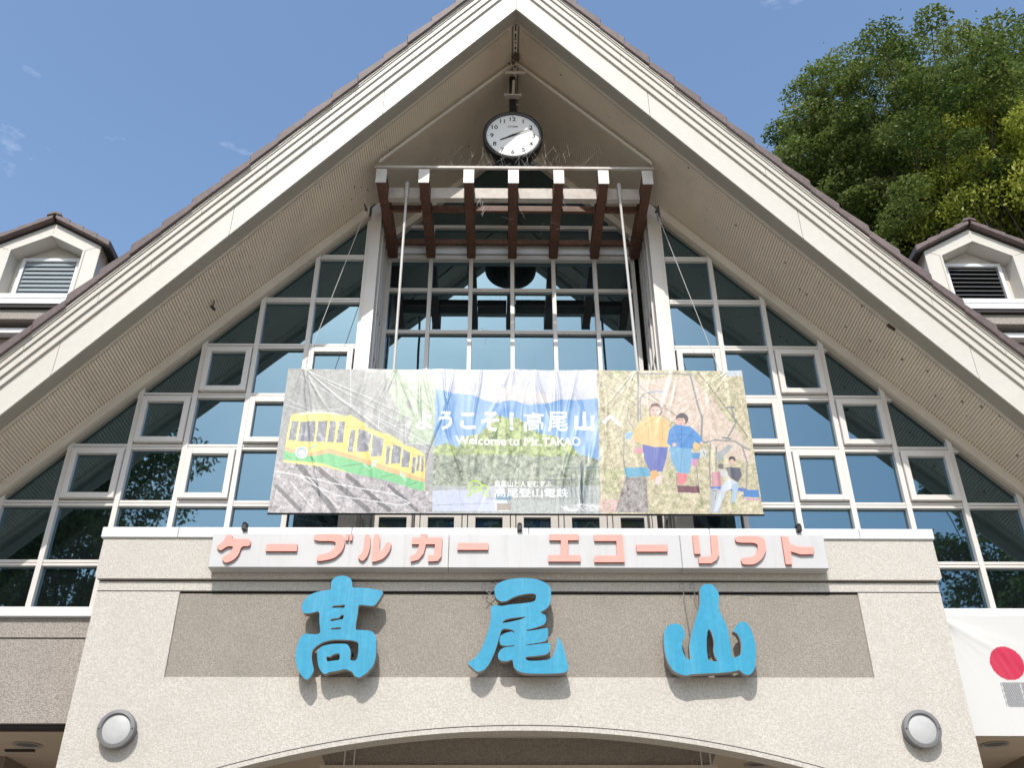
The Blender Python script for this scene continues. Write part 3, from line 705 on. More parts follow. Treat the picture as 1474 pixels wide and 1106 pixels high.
for (loops, ox, lab) in ((K1, 380, 'left large blue brush-style character on the dark wall panel'), (K2, 650, 'middle large blue brush-style character on the dark wall panel'), (K3, 920, 'right large blue brush-style character shaped like a three-pronged mountain')):
    L = [[U(ox + x*.1989, 810 + y*.1989, YK) for x, y in chaikin(l)] for l in loops]
    o = solid('sign_character', L, YK, .10, [M['blue'], M['letterside']], bevel=.0)
    cxx = sum(p[0] for p in L[0])/len(L[0]); czz = sum(p[1] for p in L[0])/len(L[0])
    for v in o.data.vertices: v.co -= Vector((cxx, YK, czz))
    o.location = (cxx, YK, czz)
    tag(o, lab, 'sign letter', 'large blue characters over the entrance')
    mb = MB()
    for dx, dz in ((-.2, -.25), (.2, -.25), (0, .25)): mb.tube([(cxx+dx*.8, YK+.10, czz+dz*.6), (cxx+dx*.8, W+.03, czz+dz*.6)], .012, 6)
    mb.obj('fixing_stud', M['black'], o)
# hook wires above the characters
for i, (px, py, dx) in enumerate(((511, 845, 6), (529, 845, -3), (697, 845, 13), (710, 843, -8), (981, 845, 4), (996, 845, 8))):
    x, z = U(px, py, W-.05); mb = MB()
    pts = [(x + .028*math.cos(t), W-.06, z + .028*math.sin(t)) for t in np.linspace(-1.3, 4.2, 12)]
    L = {4: .62, 5: .40}.get(i, .16)
    pts = [(x + dx*.012, W-.06, z-L), (x+.01, W-.06, z-.05)] + pts
    mb.tube(pts, .0045, 6); o = mb.obj('hook_wire', M['wire'])
    tag(o, ['short curled hook wire just right of the left blue character head', 'second curled hook wire right of the left blue character head', 'outer of the two hook wires left of the middle blue character', 'inner of the two hook wires touching the middle blue character', 'long straight hook wire left of the right blue character', 'long bent hook wire nearest the right blue character'][i], 'hook wire', 'hook wires above the blue characters')

# ------------------------------------------------------------------ sign box with the katakana
SG = empty('sign_box', (0, 10.5, 5.85), 'long pale grey sign box with faded red katakana letters over the blue characters', 'sign')
xs = [-3.50, -.79+.0, 1.62, 3.475]
xs[1] = U(646, 790, 10.5)[0]; xs[2] = U(980, 790, 10.5)[0]
for a, b in zip(xs[:-1], xs[1:]):
    mb = MB(); mb.box(a+.002, b-.002, 10.5, W-.04, 5.842, 6.25); mb.obj('box_panel', M['signbox'], SG, bevel=.005)
KL = [ (0, [[(115,50),(142,50),(140,68),(228,68),(224,102),(184,102),(172,140),(150,165),(110,182),(90,155),(122,140),(140,120),(148,102),(118,102),(88,125),(66,103),(95,85),(110,65)]]),
 (0, [[(300,92),(443,92),(440,125),(295,125)]]),
 (0, [[(520,45),(655,45),(663,82),(650,125),(610,160),(530,174),(532,145),(590,132),(615,110),(622,78),(518,78)], [(665,45),(680,45),(677,76),(664,76)], [(685,45),(698,45),(695,76),(682,76)]]),
 (0, [[(752,48),(780,48),(778,110),(765,150),(742,174),(718,152),(740,135),(750,105)], [(795,45),(824,45),(820,132),(840,115),(852,84),(878,86),(868,125),(840,160),(800,174),(782,174)]]),
 (0, [[(1010,45),(1040,45),(1038,62),(1110,62),(1106,150),(1090,170),(1045,173),(1043,144),(1074,142),(1077,93),(1035,93),(1025,135),(1000,165),(965,174),(962,150),(990,136),(1005,93),(970,93),(972,62),(1010,62)]]),
 (0, [[(1182,87),(1323,87),(1322,119),(1180,119)]]),
 (1, [[(163,45),(297,45),(297,75),(248,75),(248,143),(306,143),(306,173),(158,173),(158,143),(216,143),(216,75),(163,75)]]),
 (1, [[(368,48),(500,48),(510,176),(370,176),(372,146),(475,146),(472,78),(370,78)]]),
 (1, [[(563,95),(707,95),(707,127),(566,127)]]),
 (1, [[(823,52),(850,52),(860,138),(832,138)], [(906,52),(938,52),(945,140),(935,165),(910,181),(853,181),(850,151),(900,150),(912,135)]]),
 (1, [[(1018,55),(1155,55),(1163,120),(1145,160),(1110,187),(1052,187),(1045,157),(1100,152),(1122,130),(1125,86),(1022,86)]]),
 (1, [[(1233,55),(1262,58),(1274,92),(1310,105),(1383,106),(1380,139),(1320,140),(1277,126),(1282,186),(1253,186)]])]
for half, loops in KL:
    L = [[U((740 if half else 290) + x*.3121, 755 + y*.3121, 10.47) for x, y in l] for l in loops]
    if len(loops[0]) in (18, 11, 8, 21) and loops[0][0] not in ((368,48),): L = [chaikin(l, 2) if len(l) > 4 else l for l in L]
    solid('letter', L, 10.468, .031, [M['pink'], M['pinkside']], SG)
# small black floodlights on the ledge
for i, (px, py) in enumerate(((352, 764), (748, 762), (1150, 766))):
    x, z = U(px, py, W-.08); F_ = empty('floodlight', (x, W-.08, 6.392), ['left', 'middle', 'right'][i] + ' small black clip light on the white ledge above the sign box', 'light fitting', 'small black fittings on the ledge')
    mb = MB(); mb.box(x-.028, x+.028, W-.13, W-.05, 6.335, 6.40); mb.obj('bracket', M['black'], F_, bevel=.006)
    mb = MB(); mb.tube([(x, W-.12, 6.405), (x, W-.03, 6.425)], .026, 12); mb.obj('head', M['black'], F_)

# ------------------------------------------------------------------ round wall lamps
for (px, py, lab) in ((167, 1050, 'round grey bulkhead lamp on the left pier'), (1328, 1050, 'round grey bulkhead lamp on the right pier')):
    x, z = U(px, py, W-.10); LQ = empty('wall_lamp', (x, W, z), lab, 'wall lamp', 'round bulkhead lamps beside the arch')
    ax = (Vector((1, 0, 0)), Vector((0, 0, 1)), Vector((0, -1, 0))); c_ = (x, W, z)
    mb = MB(); mb.lathe([(0, -.0), (.185, -.0), (.185, .05), (.197, .07), (.197, .10), (.19, .112), (.158, .118), (.148, .108), (.146, .09)], c_, 48, ax=ax); mb.obj('housing', M['grey'], LQ, smooth=True)
    mb = MB(); mb.lathe([(0, .112), (.06, .110), (.11, .104), (.146, .094)], c_, 48, ax=ax); mb.obj('lens', M['lens'], LQ, smooth=True)
    for sx in (-1, 1):
        mb = MB(); mb.lathe([(0, .121), (.007, .120), (.009, .112)], (x+sx*.172, W, z), 10, ax=ax); mb.obj('screw', M['black'], LQ)

# ceiling lights under the wings
for i, (px, py) in enumerate(((40, 1073), (1432, 1072), (1090, 1101))):
    b = (U(px, py, 1.)[1]-EYE); Y = (4.358-EYE)/b; x, z = U(px, py, Y)
    up = (Vector((1, 0, 0)), Vector((0, -1, 0)), Vector((0, 0, -1)))
    Lq = empty('ceiling_light', (x, Y, 4.358), ['recessed round ceiling light under the left wing', 'recessed round ceiling light under the right wing below the white banner', 'recessed round ceiling light just inside the arch'][i], 'ceiling light', 'recessed ceiling lights of the porch')
    mb = MB(); mb.lathe([(.16, -.0), (.17, .012), (.145, .014), (.125, -.0)], (x, Y, 4.358), 32, ax=up); mb.obj('trim_ring', M['lampin'], Lq, smooth=True)
    mb = MB(); mb.lathe([(0, .003), (.125, .003)], (x, Y, 4.358), 32, ax=up); mb.obj('dish', M['grey'], Lq)
a = U(5, 1088, 12.6); b_ = U(32, 1100, 12.9)
mb = MB(); mb.box(-6.25, -5.9, 12.66, 12.72, 4.335, 4.358); tag(mb.obj('ceiling_vent', M['groove']), 'thin dark slot vent in the ceiling under the left wing', 'vent')

# ------------------------------------------------------------------ printed banner
BY = 10.64
bx0, bx1 = -2.95, 2.865; bz0, bz1 = 6.575, 8.60
NX, NZ = 960, 320
def proj(X, Y, Z):
    x = X - CAMX; y = Y; z = Z - EYE
    c, s = math.cos(YAW), math.sin(YAW); xr = x*c - y*s; yr = x*s + y*c
    zc = yr*math.cos(PITCH) + z*math.sin(PITCH); vc = z*math.cos(PITCH) - yr*math.sin(PITCH)
    u = FPX*xr/zc; v = FPX*vc/zc
    c, s = math.cos(ROLL), math.sin(ROLL); u, v = c*u - s*v, s*u + c*v
    return 737+u, 553-v
gx = np.linspace(bx0, bx1, NX); gz = np.linspace(bz0, bz1, NZ); GX, GZ = np.meshgrid(gx, gz)
tt = (bz1-GZ)/(bz1-bz0)
# the printed picture is laid out on the cloth itself
QX, QY = proj(GX, BY, GZ)
def vnoise(x, y, seed=0):
    xi = np.floor(x).astype(int); yi = np.floor(y).astype(int); xf = x-xi; yf = y-yi
    def h(a, b): 
        n_ = (a*374761393 + b*668265263 + seed*974634777) & 0xffffffff; n_ = ((n_ ^ (n_ >> 13))*1274126177) & 0xffffffff
        return ((n_ ^ (n_ >> 16)) & 0xffff)/65535.
    u = xf*xf*(3-2*xf); v = yf*yf*(3-2*yf)
    return (h(xi, yi)*(1-u)+h(xi+1, yi)*u)*(1-v) + (h(xi, yi+1)*(1-u)+h(xi+1, yi+1)*u)*v
def fbm(x, y, s=0, o=4):
    r = 0; a = .5; t = 0
    for i in range(o): r = r + a*vnoise(x*2**i, y*2**i, s+i); t += a; a *= .55
    return r/t
X_, Y_ = QX, QY
img = np.zeros(X_.shape+(3,)); 
def srgb(c): c = np.array(c)/255.; return np.where(c < .04045, c/12.92, ((c+.055)/1.055)**2.4)
def inside(P, ox=0, oy=0, k=1.):
    P = [(ox+p[0]*k, oy+p[1]*k) for p in P]
    m = np.zeros(X_.shape, bool); x0 = min(p[0] for p in P)-2; x1 = max(p[0] for p in P)+2; y0 = min(p[1] for p in P)-2; y1 = max(p[1] for p in P)+2
    sel = (X_ > x0) & (X_ < x1) & (Y_ > y0) & (Y_ < y1); xx = X_[sel]; yy = Y_[sel]; r = np.zeros(xx.shape, bool)
    for i in range(len(P)):
        (ax_, ay), (bx_, by) = P[i], P[(i+1) % len(P)]
        if ay == by: continue
        cnd = ((ay > yy) != (by > yy)) & (xx < (bx_-ax_)*(yy-ay)/(by-ay)+ax_); r ^= cnd
    m[sel] = r; return m
def paint(m, col, a=1.): img[m] = img[m]*(1-a) + srgb(col)*a
def line(P, w, col, ox=0, oy=0, k=1., a=1.):
    for p, q in zip(P[:-1], P[1:]):
        p = np.array((ox+p[0]*k, oy+p[1]*k)); q = np.array((ox+q[0]*k, oy+q[1]*k)); d = q-p; L2 = max(1e-6, (d*d).sum())
        t = np.clip(((X_-p[0])*d[0]+(Y_-p[1])*d[1])/L2, 0, 1)
        paint(np.hypot(X_-p[0]-t*d[0], Y_-p[1]-t*d[1]) < w/2, col, a)
def disc(cx, cy, r, col, ox=0, oy=0, k=1., ry=None, a=1.):
    ry = ry or r; paint(((X_-ox-cx*k)/(r*k))**2 + ((Y_-oy-cy*k)/(ry*k))**2 < 1, col, a)
xL = 628 + (Y_-530)*(-.029); xR = 859 + (Y_-530)*.029
secL, secR = X_ < xL, X_ > xR; secC = ~secL & ~secR
n1 = fbm(X_/5, Y_/5, 1); n2 = fbm(X_/1.6, Y_/1.6, 5, 2); n3 = fbm(X_/22, Y_/22, 9)
def mixcol(m, c0, c1, f): 
    f = np.clip(f, 0, 1)[..., None]; img[m] = (srgb(c0)*(1-f) + srgb(c1)*f)[m]
# left picture: grey wood, tracks, yellow and green cable car
f = .5*n1+.5*n2
mixcol(secL, (150,151,148), (196,197,191), (f-.2)*1.3)
gm = secL & (X_ > 560+(Y_-530)*.35+14*(n3-.5)*4) & (Y_ < 640); mixcol(gm, (160,182,146), (208,220,196), (f-.2)*1.4)
lo = secL & (Y_ > 655+(X_-395)*.23); mixcol(lo, (120,114,116), (222,214,214), (n2*.5+n1*.6-.2)*1.5)
for i, (a_, b_, w) in enumerate((((430, 668), (480, 735), 9), ((455, 672), (530, 735), 7), ((500, 685), (560, 735), 6), ((560, 700), (600, 735), 5), ((398, 700), (432, 735), 6))):
    line([a_, b_], w, (60, 58, 60), a=.75)
LZ = dict(ox=380, oy=520, k=.208)
for P in (((160,260),(330,335),(540,330)), ((250,100),(780,410),(1190,640)), ((590,290),(1180,600)), ((900,450),(1010,445)), ((930,580),(1180,578)), ((980,440),(985,600)), ((150,300),(320,350)), ((800,360),(790,470)), ((600,60),(600,290)), ((710,590),(1180,640))): line(P, 1.1, (225,225,225), a=.75, **LZ)
for P in (((80,760),(250,790),(500,850),(900,925),(1010,985),(940,1000),(500,930),(330,850),(240,790)), ((300,800),(520,1020)), ((180,830),(340,1020))): line(P, 1.5, (240,240,240), a=.85, **LZ)
paint(inside([(185,370),(250,350),(400,342),(500,360),(560,380),(600,372),(700,435),(722,462),(830,505),(870,510),(945,560),(980,590),(1040,605),(1110,650),(1118,680),(1112,905),(850,830),(600,775),(400,725),(140,690),(150,545)], **LZ), (250, 228, 120))
paint(inside([(250,352),(400,340),(500,358),(560,380),(500,368),(380,356),(240,370)], **LZ), (252, 244, 215))
paint(inside([(135,615),(330,648),(450,632),(650,690),(850,765),(1112,838),(1105,905),(850,830),(600,775),(400,705),(135,680)], **LZ), (120, 210, 135))
paint(inside([(150,590),(330,632),(450,600),(700,680),(1115,822),(1112,845),(850,768),(650,693),(450,634),(330,655),(145,620)], **LZ), (248, 190, 125))
line([(135, 690), (400, 722)], 2.6, (250, 232, 130), **LZ)
line([(565,455),(720,462)], 1.2, (215,190,90), **LZ); line([(825,570),(945,578)], 1.1, (215,190,90), **LZ); line([(1010,655),(1110,662)], 1., (215,190,90), **LZ)
for P in ([(190,412),(238,412),(215,545),(166,540)], [(250,415),(358,410),(345,555),(228,550)], [(372,410),(438,410),(422,555),(355,555)], [(455,410),(500,412),(482,560),(435,558)], [(520,415),(562,415),(547,560),(497,560)], [(598,475),(634,478),(614,630),(576,628)], [(655,465),(744,505),(724,630),(636,628)], [(752,510),(830,545),(814,660),(736,665)], [(850,590),(877,592),(862,720),(838,720)], [(890,580),(952,600),(942,712),(876,715)], [(960,612),(1014,640),(1002,740),(950,738)], [(1030,670),(1054,672),(1042,780),(1020,782)], [(1062,655),(1082,658),(1072,765),(1053,765)], [(1090,660),(1110,665),(1102,772),(1083,770)]):
    m = inside(P, **LZ); paint(m, (140, 142, 148)); paint(m & (n1 > .6), (176, 178, 186))
    line([P[0], P[3]], .6, (250, 240, 190), **LZ)
disc(258, 628, 42, (235, 240, 240), **LZ); disc(258, 628, 33, (175, 195, 205), **LZ); disc(258, 630, 24, (225, 232, 225), **LZ)
line([(310,605),(360,575)], 2.2, (165,215,190), **LZ); line([(155,650),(185,672)], 1.2, (70,150,90), **LZ); line([(320,660),(352,690)], 1.4, (70,150,90), **LZ)
for P in ([(735,752),(750,700),(790,678),(775,725)], [(945,800),(940,765),(970,790),(985,835)]): paint(inside(P, **LZ), (200, 235, 195))
line([(690,715),(735,752),(700,720)], 1.2, (215,240,215), **LZ); line([(540,728),(675,712)], 1.2, (70,150,90), **LZ); line([(820,805),(905,785)], 1., (70,150,90), **LZ); line([(1005,860),(1065,842)], 1., (70,150,90), **LZ)
# centre picture: pale sky, far peak, blue ridges, trees, railing
MZ = dict(ox=600, oy=520, k=.208)
mixcol(secC, (206,210,222), (226,227,235), 1-(Y_-530)/50)
paint(inside([(380,270),(520,215),(600,178),(660,168),(740,165),(800,190),(900,240),(1010,285)], **MZ) & secC, (236, 226, 222))
ridge = inside([(90,185),(148,195),(250,228),(380,233),(470,270),(560,290),(660,265),(760,300),(900,290),(1000,262),(1100,268),(1300,255),(1300,900),(90,900)], **MZ) & secC
mixcol(ridge, (100,158,220), (156,194,232), .25+(n3-.4)*1.2+(Y_-575)/300)
tree = inside([(90,610),(200,572),(290,600),(330,525),(440,505),(500,430),(560,370),(640,400),(700,385),(800,470),(860,500),(950,512),(1050,560),(1120,640),(1180,660),(1300,700),(1300,1040),(90,1040)], **MZ) & secC & (fbm(X_/3, Y_/3, 21) > .25-(Y_-600)/60)
mixcol(tree, (58,92,30), (204,220,140), (n2*.45+n1*.8-.25)*1.6)
tr2 = tree & (Y_ > 655+10*(n3-.5)); mixcol(tr2, (66,82,60), (196,204,176), (n2*.45+n1*.8-.25)*1.5)
gnd = secC & (Y_ > 700+6*(n1-.5)) ; mixcol(gnd, (150,158,150), (200,205,202), n2)
paint(inside([(85,900),(500,888),(545,1040),(85,1040)], **MZ) & secC, (205, 212, 232)); line([(100,1000),(500,985)], .8, (150,160,190), **MZ)
paint(inside([(500,868),(600,862),(640,1040),(545,1040)], **MZ) & secC, (222, 226, 232)); paint(inside([(545,920),(640,915),(655,960),(550,962)], **MZ), (110,160,190)); paint(inside([(552,985),(650,985),(655,1035),(555,1035)], **MZ), (170,155,140))
line([(900,822),(1300,815)], 1.6, (85,105,110), a=.8, **MZ); line([(1030,742),(1300,730)], 1.6, (90,115,120), a=.8, **MZ); line([(1030,742),(880,822)], 1., (110,125,125), a=.7, **MZ)
for x in range(930, 1290, 28): line([(x, 740 if x > 1040 else 820), (x+4, 985)], .8, (90,112,112), a=.75, **MZ)
line([(1138,700),(1142,1000)], 3.4, (60,75,80), **MZ)
mixcol(inside([(970,1000),(1290,985),(1290,1040),(960,1040)], **MZ) & secC & (n1 > .5), (190,190,190), (245,245,245), n2)
# right picture: chairlift riders in front of an autumn slope
RZ = dict(ox=850, oy=520, k=.208)
mixcol(secR, (148,142,96), (240,226,190), (n2*.55+n1*.7-.2)*1.35)
olive = secR & (n3 > .68); mixcol(olive, (126,132,84), (226,222,170), (n2*.55+n1*.7-.2)*1.35)
pk = secR & inside([(330,130),(700,100),(870,300),(1080,560),(1130,700),(900,650),(760,540),(560,420),(350,300)], **RZ); mixcol(pk, (208,184,160), (240,220,202), (n2*.7+n1*.5-.2)*1.5)
sk = secR & inside([(900,60),(1040,60),(1050,100),(960,105)], **RZ); mixcol(sk, (190,205,215), (225,232,236), n2)
paint(inside([(60,960),(200,960),(200,1050),(60,1050)], **RZ) & (n2 > .4), (226,186,180))
m = inside([(240,810),(385,805),(400,1050),(170,1050)], **RZ); mixcol(m, (92,78,70), (196,188,182), (n1*.7+n2*.5-.2)*1.4)
for P in (((60,140),(330,310)), ((100,80),(620,400)), ((210,65),(420,240),(600,390)), ((745,75),(1090,520))): line(P, 1. if P[0][0] != 745 else 1.6, (95,92,84), a=.7, **RZ)
for P, w in ((((330,75),(328,420)), 2.6), (((690,95),(740,300),(772,400),(765,540)), 3.), (((345,400),(345,260),(370,228),(430,216)), 1.8), (((265,320),(250,400),(310,490)), 1.4), (((232,500),(228,680),(240,745)), 1.4), (((340,85),(700,90)), 2.), (((975,325),(1005,430),(950,530)), 2.2), (((780,570),(860,548),(1000,555),(1050,585),(1085,700),(1080,890)), 2.2), (((830,570),(822,700),(830,860)), 2.2), (((870,600),(865,800)), 2.2), (((1050,590),(1100,610)), 3.), (((590,780),(600,880)), 1.5), (((730,720),(750,880)), 1.5)): line(P, w, (150,150,146), **RZ)
line([(940,322),(990,318)], 2.6, (130,130,126), **RZ); line([(415,222),(455,212),(520,218)], 2., (150,185,205), **RZ); line([(915,530),(970,540)], 3, (140,142,140), **RZ)
paint(inside([(860,650),(960,575),(985,590),(885,710)], **RZ), (176,180,178)); paint(inside([(828,880),(895,880),(905,1050),(825,1050)], **RZ), (186,190,192)); line([(848,900),(870,900),(862,960)], 1., (90,90,95), **RZ)
paint(inside([(755,620),(800,612),(800,665),(760,668)], **RZ), (214,216,216)); line([(780,625),(790,655)], .8, (60,60,70), **RZ)
paint(inside([(240,500),(300,490),(300,540),(245,550)], **RZ), (150,195,215)); paint(inside([(300,610),(370,600),(370,640),(300,640)], **RZ), (230,160,170))
paint(inside([(232,742),(390,742),(432,800),(246,808)], **RZ), (92,172,204)); paint(inside([(600,865),(752,870),(755,916),(606,912)], **RZ), (120,62,72))
paint(inside([(690,640),(760,640),(750,680),(690,680)], **RZ), (80,150,205)); paint(inside([(690,680),(740,680),(730,740),(690,720)], **RZ), (222,150,190))
paint(inside([(1055,890),(1165,890),(1170,945),(1060,940)], **RZ), (60,130,200)); line([(1060,950),(1172,962)], 2, (226,160,200), **RZ)
disc(453, 345, 43, (128, 86, 76), ry=50, **RZ); disc(445, 352, 33, (240, 198, 180), ry=40, **RZ)
line([(425,345),(437,343)], 1., (90,60,55), **RZ); line([(455,343),(467,345)], 1., (90,60,55), **RZ); line([(434,374),(446,379),(458,374)], 1.1, (200,90,90), **RZ)
paint(inside([(412,330),(420,300),(455,292),(486,312),(492,345),(470,322),(440,316)], **RZ), (118, 78, 68))
paint(inside([(390,385),(480,388),(545,430),(550,560),(535,605),(440,600),(360,580),(310,560),(275,560),(300,480),(350,420)], **RZ), (250, 200, 128)); disc(290, 558, 13, (238,196,178), **RZ)
line([(400,460),(400,560)], .8, (225,165,95), **RZ); line([(500,450),(495,570)], .8, (225,165,95), **RZ)
paint(inside([(358,580),(440,600),(535,600),(520,690),(495,772),(412,770),(372,690)], **RZ), (96, 110, 188)); line([(450,610),(440,760)], .9, (70,80,150), **RZ)
paint(inside([(415,765),(455,758),(468,800),(440,830),(415,810)], **RZ), (246,176,104)); paint(inside([(450,810),(495,790),(492,840),(470,868),(450,850)], **RZ), (236,214,206))
disc(632, 405, 44, (96, 86, 88), ry=42, **RZ); disc(620, 422, 34, (238, 190, 172), ry=32, **RZ)
paint(inside([(560,462),(590,445),(690,458),(742,502),(782,562),(750,575),(715,560),(705,615),(560,602),(528,572),(540,490)], **RZ), (62, 142, 212)); line([(628,470),(630,600)], .9, (36,90,150), **RZ)
line([(604,414),(614,412)], 1., (70,50,50), **RZ); line([(630,412),(640,414)], 1., (70,50,50), **RZ); line([(612,438),(622,442),(632,437)], 1., (200,90,90), **RZ)
paint(inside([(586,412),(592,385),(630,376),(664,392),(668,425),(652,402),(610,398)], **RZ), (84, 72, 74))
line([(560,520),(620,512)], .7, (36,96,160), **RZ); line([(640,512),(720,530)], .7, (36,96,160), **RZ); line([(550,560),(620,555)], .7, (36,96,160), **RZ)
disc(578, 585, 14, (238,194,176), **RZ); disc(768, 572, 12, (238,194,176), **RZ); paint(inside([(708,575),(755,580),(750,615),(710,612)], **RZ), (244,196,128))
paint(inside([(543,600),(700,612),(700,700),(682,782),(600,778),(555,690)], **RZ), (118, 178, 216)); line([(628,640),(622,770)], .9, (80,135,175), **RZ)
paint(inside([(600,775),(670,790),(660,840),(630,862),(600,848)], **RZ), (240, 128, 136))
paint(inside([(838,768),(895,770),(905,860),(840,880)], **RZ), (206,140,152)); paint(inside([(832,868),(1075,880),(1075,905),(832,885)], **RZ), (84,120,196))
disc(980, 682, 24, (66, 52, 50), ry=22, **RZ); disc(978, 700, 18, (232, 190, 172), ry=22, **RZ); disc(903, 730, 20, (120,112,112), **RZ)
paint(inside([(935,735),(1035,738),(1050,790),(1020,840),(960,805)], **RZ), (90, 92, 104)); paint(inside([(890,745),(935,760),(960,810),(900,800)], **RZ), (214,212,210))
paint(inside([(905,870),(950,815),(1020,840),(1000,880),(940,900),(880,1045),(850,1045)], **RZ), (214, 222, 230)); paint(inside([(985,850),(1030,850),(1000,980),(975,980)], **RZ), (176,204,226))
# lettering on the cloth
def print_text(body, cx, cy, w, h, col, offset=.0, font_shear=0):
    me = text_mesh(body, 1., offset); me.calc_loop_triangles()
    co = np.array([v.co[:2] for v in me.vertices]); mn, mxx = co.min(0), co.max(0)
    P = np.empty_like(co); P[:, 0] = cx + ((co[:, 0]-mn[0])/(mxx[0]-mn[0])-.5)*w; P[:, 1] = cy - ((co[:, 1]-mn[1])/(mxx[1]-mn[1])-.5)*h
    for t in me.loop_triangles:
        a, b, c = P[list(t.vertices)]
        x0, x1 = min(a[0], b[0], c[0]), max(a[0], b[0], c[0]); y0, y1 = min(a[1], b[1], c[1]), max(a[1], b[1], c[1])
        # banner rows/cols near this triangle
        jy = np.where((Y_[:, NX//2] > y0-3) & (Y_[:, NX//2] < y1+3))[0]
        if not len(jy): continue
        j0, j1 = jy.min(), jy.max()+1
        sx = X_[j0:j1]; sel = (sx > x0-.5) & (sx < x1+.5)
        if not sel.any(): continue
        ii = np.where(sel.any(0))[0]; i0, i1 = ii.min(), ii.max()+1
        xx, yy = X_[j0:j1, i0:i1], Y_[j0:j1, i0:i1]
        def e(p, q): return (q[0]-p[0])*(yy-p[1]) - (q[1]-p[1])*(xx-p[0])
        e0, e1, e2 = e(a, b), e(b, c), e(c, a)
        m = ((e0 >= 0) & (e1 >= 0) & (e2 >= 0)) | ((e0 <= 0) & (e1 <= 0) & (e2 <= 0))
        sub = img[j0:j1, i0:i1]; sub[m] = srgb(col)
    bpy.data.meshes.remove(me)
for ch, cx_, w_, h_ in (('よ', 610.7, 23, 27), ('う', 641.3, 19, 27), ('こ', 673.5, 22, 24), ('そ', 705.7, 26, 28), ('！', 736.2, 6, 26), ('高', 768.4, 29, 28), ('尾', 803, 29, 28), ('山', 841.3, 28, 28), ('へ', 881, 30, 17)):
    print_text(ch, cx_, 606.5, w_, h_, (255, 255, 255), .016 if ch in '高尾' else .032)
print_text('Welcome', 692, 634.5, 73, 12.5, (255, 255, 255), .014)
print_text('to', 740, 635.2, 15, 11.2, (255, 255, 255), .012)
print_text('Mt.', 767, 635, 26, 12.5, (255, 255, 255), .0)
print_text('TAKAO', 808.5, 635.3, 54, 12.5, (255, 255, 255), .014)
m = inside([(700,688),(824,690),(824,720),(700,720)]) & secC; img[m] = img[m]*.8
print_text('高尾山と人をむすぶ', 753, 696.5, 82, 9.5, (255, 255, 255), .003)
print_text('高尾登山電鉄', 765, 709.5, 106, 13, (255, 255, 255), .004)
t_ = np.linspace(0, 1, 30)
lp = [(688+9*math.cos(t), 702+8*math.sin(t)) for t in np.linspace(2.6, 6.9, 22)] 
line([(673,714),(679,712)] + [(684+9.5*math.cos(t), 702+9*math.sin(t)) for t in np.linspace(2.3, 5.6, 14)] + [(694,700),(690,706),(684,709),(680,705),(684,700),(690,703),(695,708),(700,709),(703,704),(700,699),(695,699)], 2.3, (190, 226, 70))
line([(697,712),(703,715)], 2.3, (190,226,70))
lum = 1 + .16*(n2-.5) + .12*(n1-.5) + .10*(fbm(X_/2.4, Y_/9, 31)-.5)
txt = img.min(-1) > .93
img = np.where(txt[..., None], img, img*lum[..., None])
gr_ = img.mean(-1, keepdims=True); img = np.clip((img*.95 + gr_*.05)*.64 + .012, 0, 1); img[txt] = .74
# folds of the cloth
def ridgef(d, w): return np.exp(-(d/w)**2)
DY = np.zeros(GX.shape)
for hx, hz, sgn in ((-2.75, bz1, 1), (-1.58, bz1, 1), (-.06, bz1+.1, 1), (1.50, bz1, 1), (2.7, bz1, 1)):
    for k in range(15):
        an = random.uniform(-.75, .75) if abs(hx) > .5 else random.uniform(-.45, .45); amp = random.uniform(.001, .0034)
        if hx < -2: an = random.uniform(-.25, 1.1)
        if hx > 2: an = random.uniform(-1.1, .2); amp *= .5
        if hx > 1 and hx < 2: amp *= .6
        dx = GX-hx-np.tan(an)*-(GZ-hz); r = np.maximum(.05, hz-GZ); DY += -amp*ridgef(dx+.012*np.sin(r*7+k), .008+.026*r)*np.exp(-r/random.uniform(.5, 1.4))
for k in range(110):
    x0 = random.uniform(bx0, bx1); sl = random.uniform(-.26, .26); zc = random.uniform(6.6, 8.4); ln = random.uniform(.25, .8)
    am = random.uniform(-.003, .008)*(1.9 if abs(x0+.1) < 1.1 else 1.)
    DY += -am*ridgef(GX-x0-sl*(GZ-zc)-.03*np.sin((GZ-zc)*4+k), random.uniform(.010, .045))*np.exp(-((GZ-zc)/ln)**2)
DY += .02*np.sin(GX*2.1+1)*np.sin((1-tt)*3.1) + .004*(fbm(GX*3, GZ*1.2, 3)-.5)
DY *= np.clip((bz1-GZ)/.03+.15, 0, 1)
V = np.stack([GX, BY+DY, GZ - .012*np.abs(np.sin((GX-bx0)*math.pi/(bx1-bx0)*6))*(1-tt)**6], -1).reshape(-1, 3)
def grid_mesh(name, V, nx, nz, col, m):
    me = bpy.data.meshes.new(name); idx = np.arange(nx*nz).reshape(nz, nx)
    q = np.stack([idx[:-1, :-1], idx[:-1, 1:], idx[1:, 1:], idx[1:, :-1]], -1).reshape(-1, 4)
    me.vertices.add(len(V)); me.vertices.foreach_set('co', V.ravel()); me.loops.add(q.size); me.loops.foreach_set('vertex_index', q.ravel())
    me.polygons.add(len(q)); me.polygons.foreach_set('loop_start', np.arange(0, q.size, 4)); me.polygons.foreach_set('loop_total', np.full(len(q), 4))
    me.update(); me.validate()
    ca = me.color_attributes.new('print', 'FLOAT_COLOR', 'POINT'); ca.data.foreach_set('color', np.concatenate([col.reshape(-1, 3), np.ones((len(V), 1))], 1).ravel())
    me.polygons.foreach_set('use_smooth', np.ones(len(q), bool)); me.materials.append(m); return me
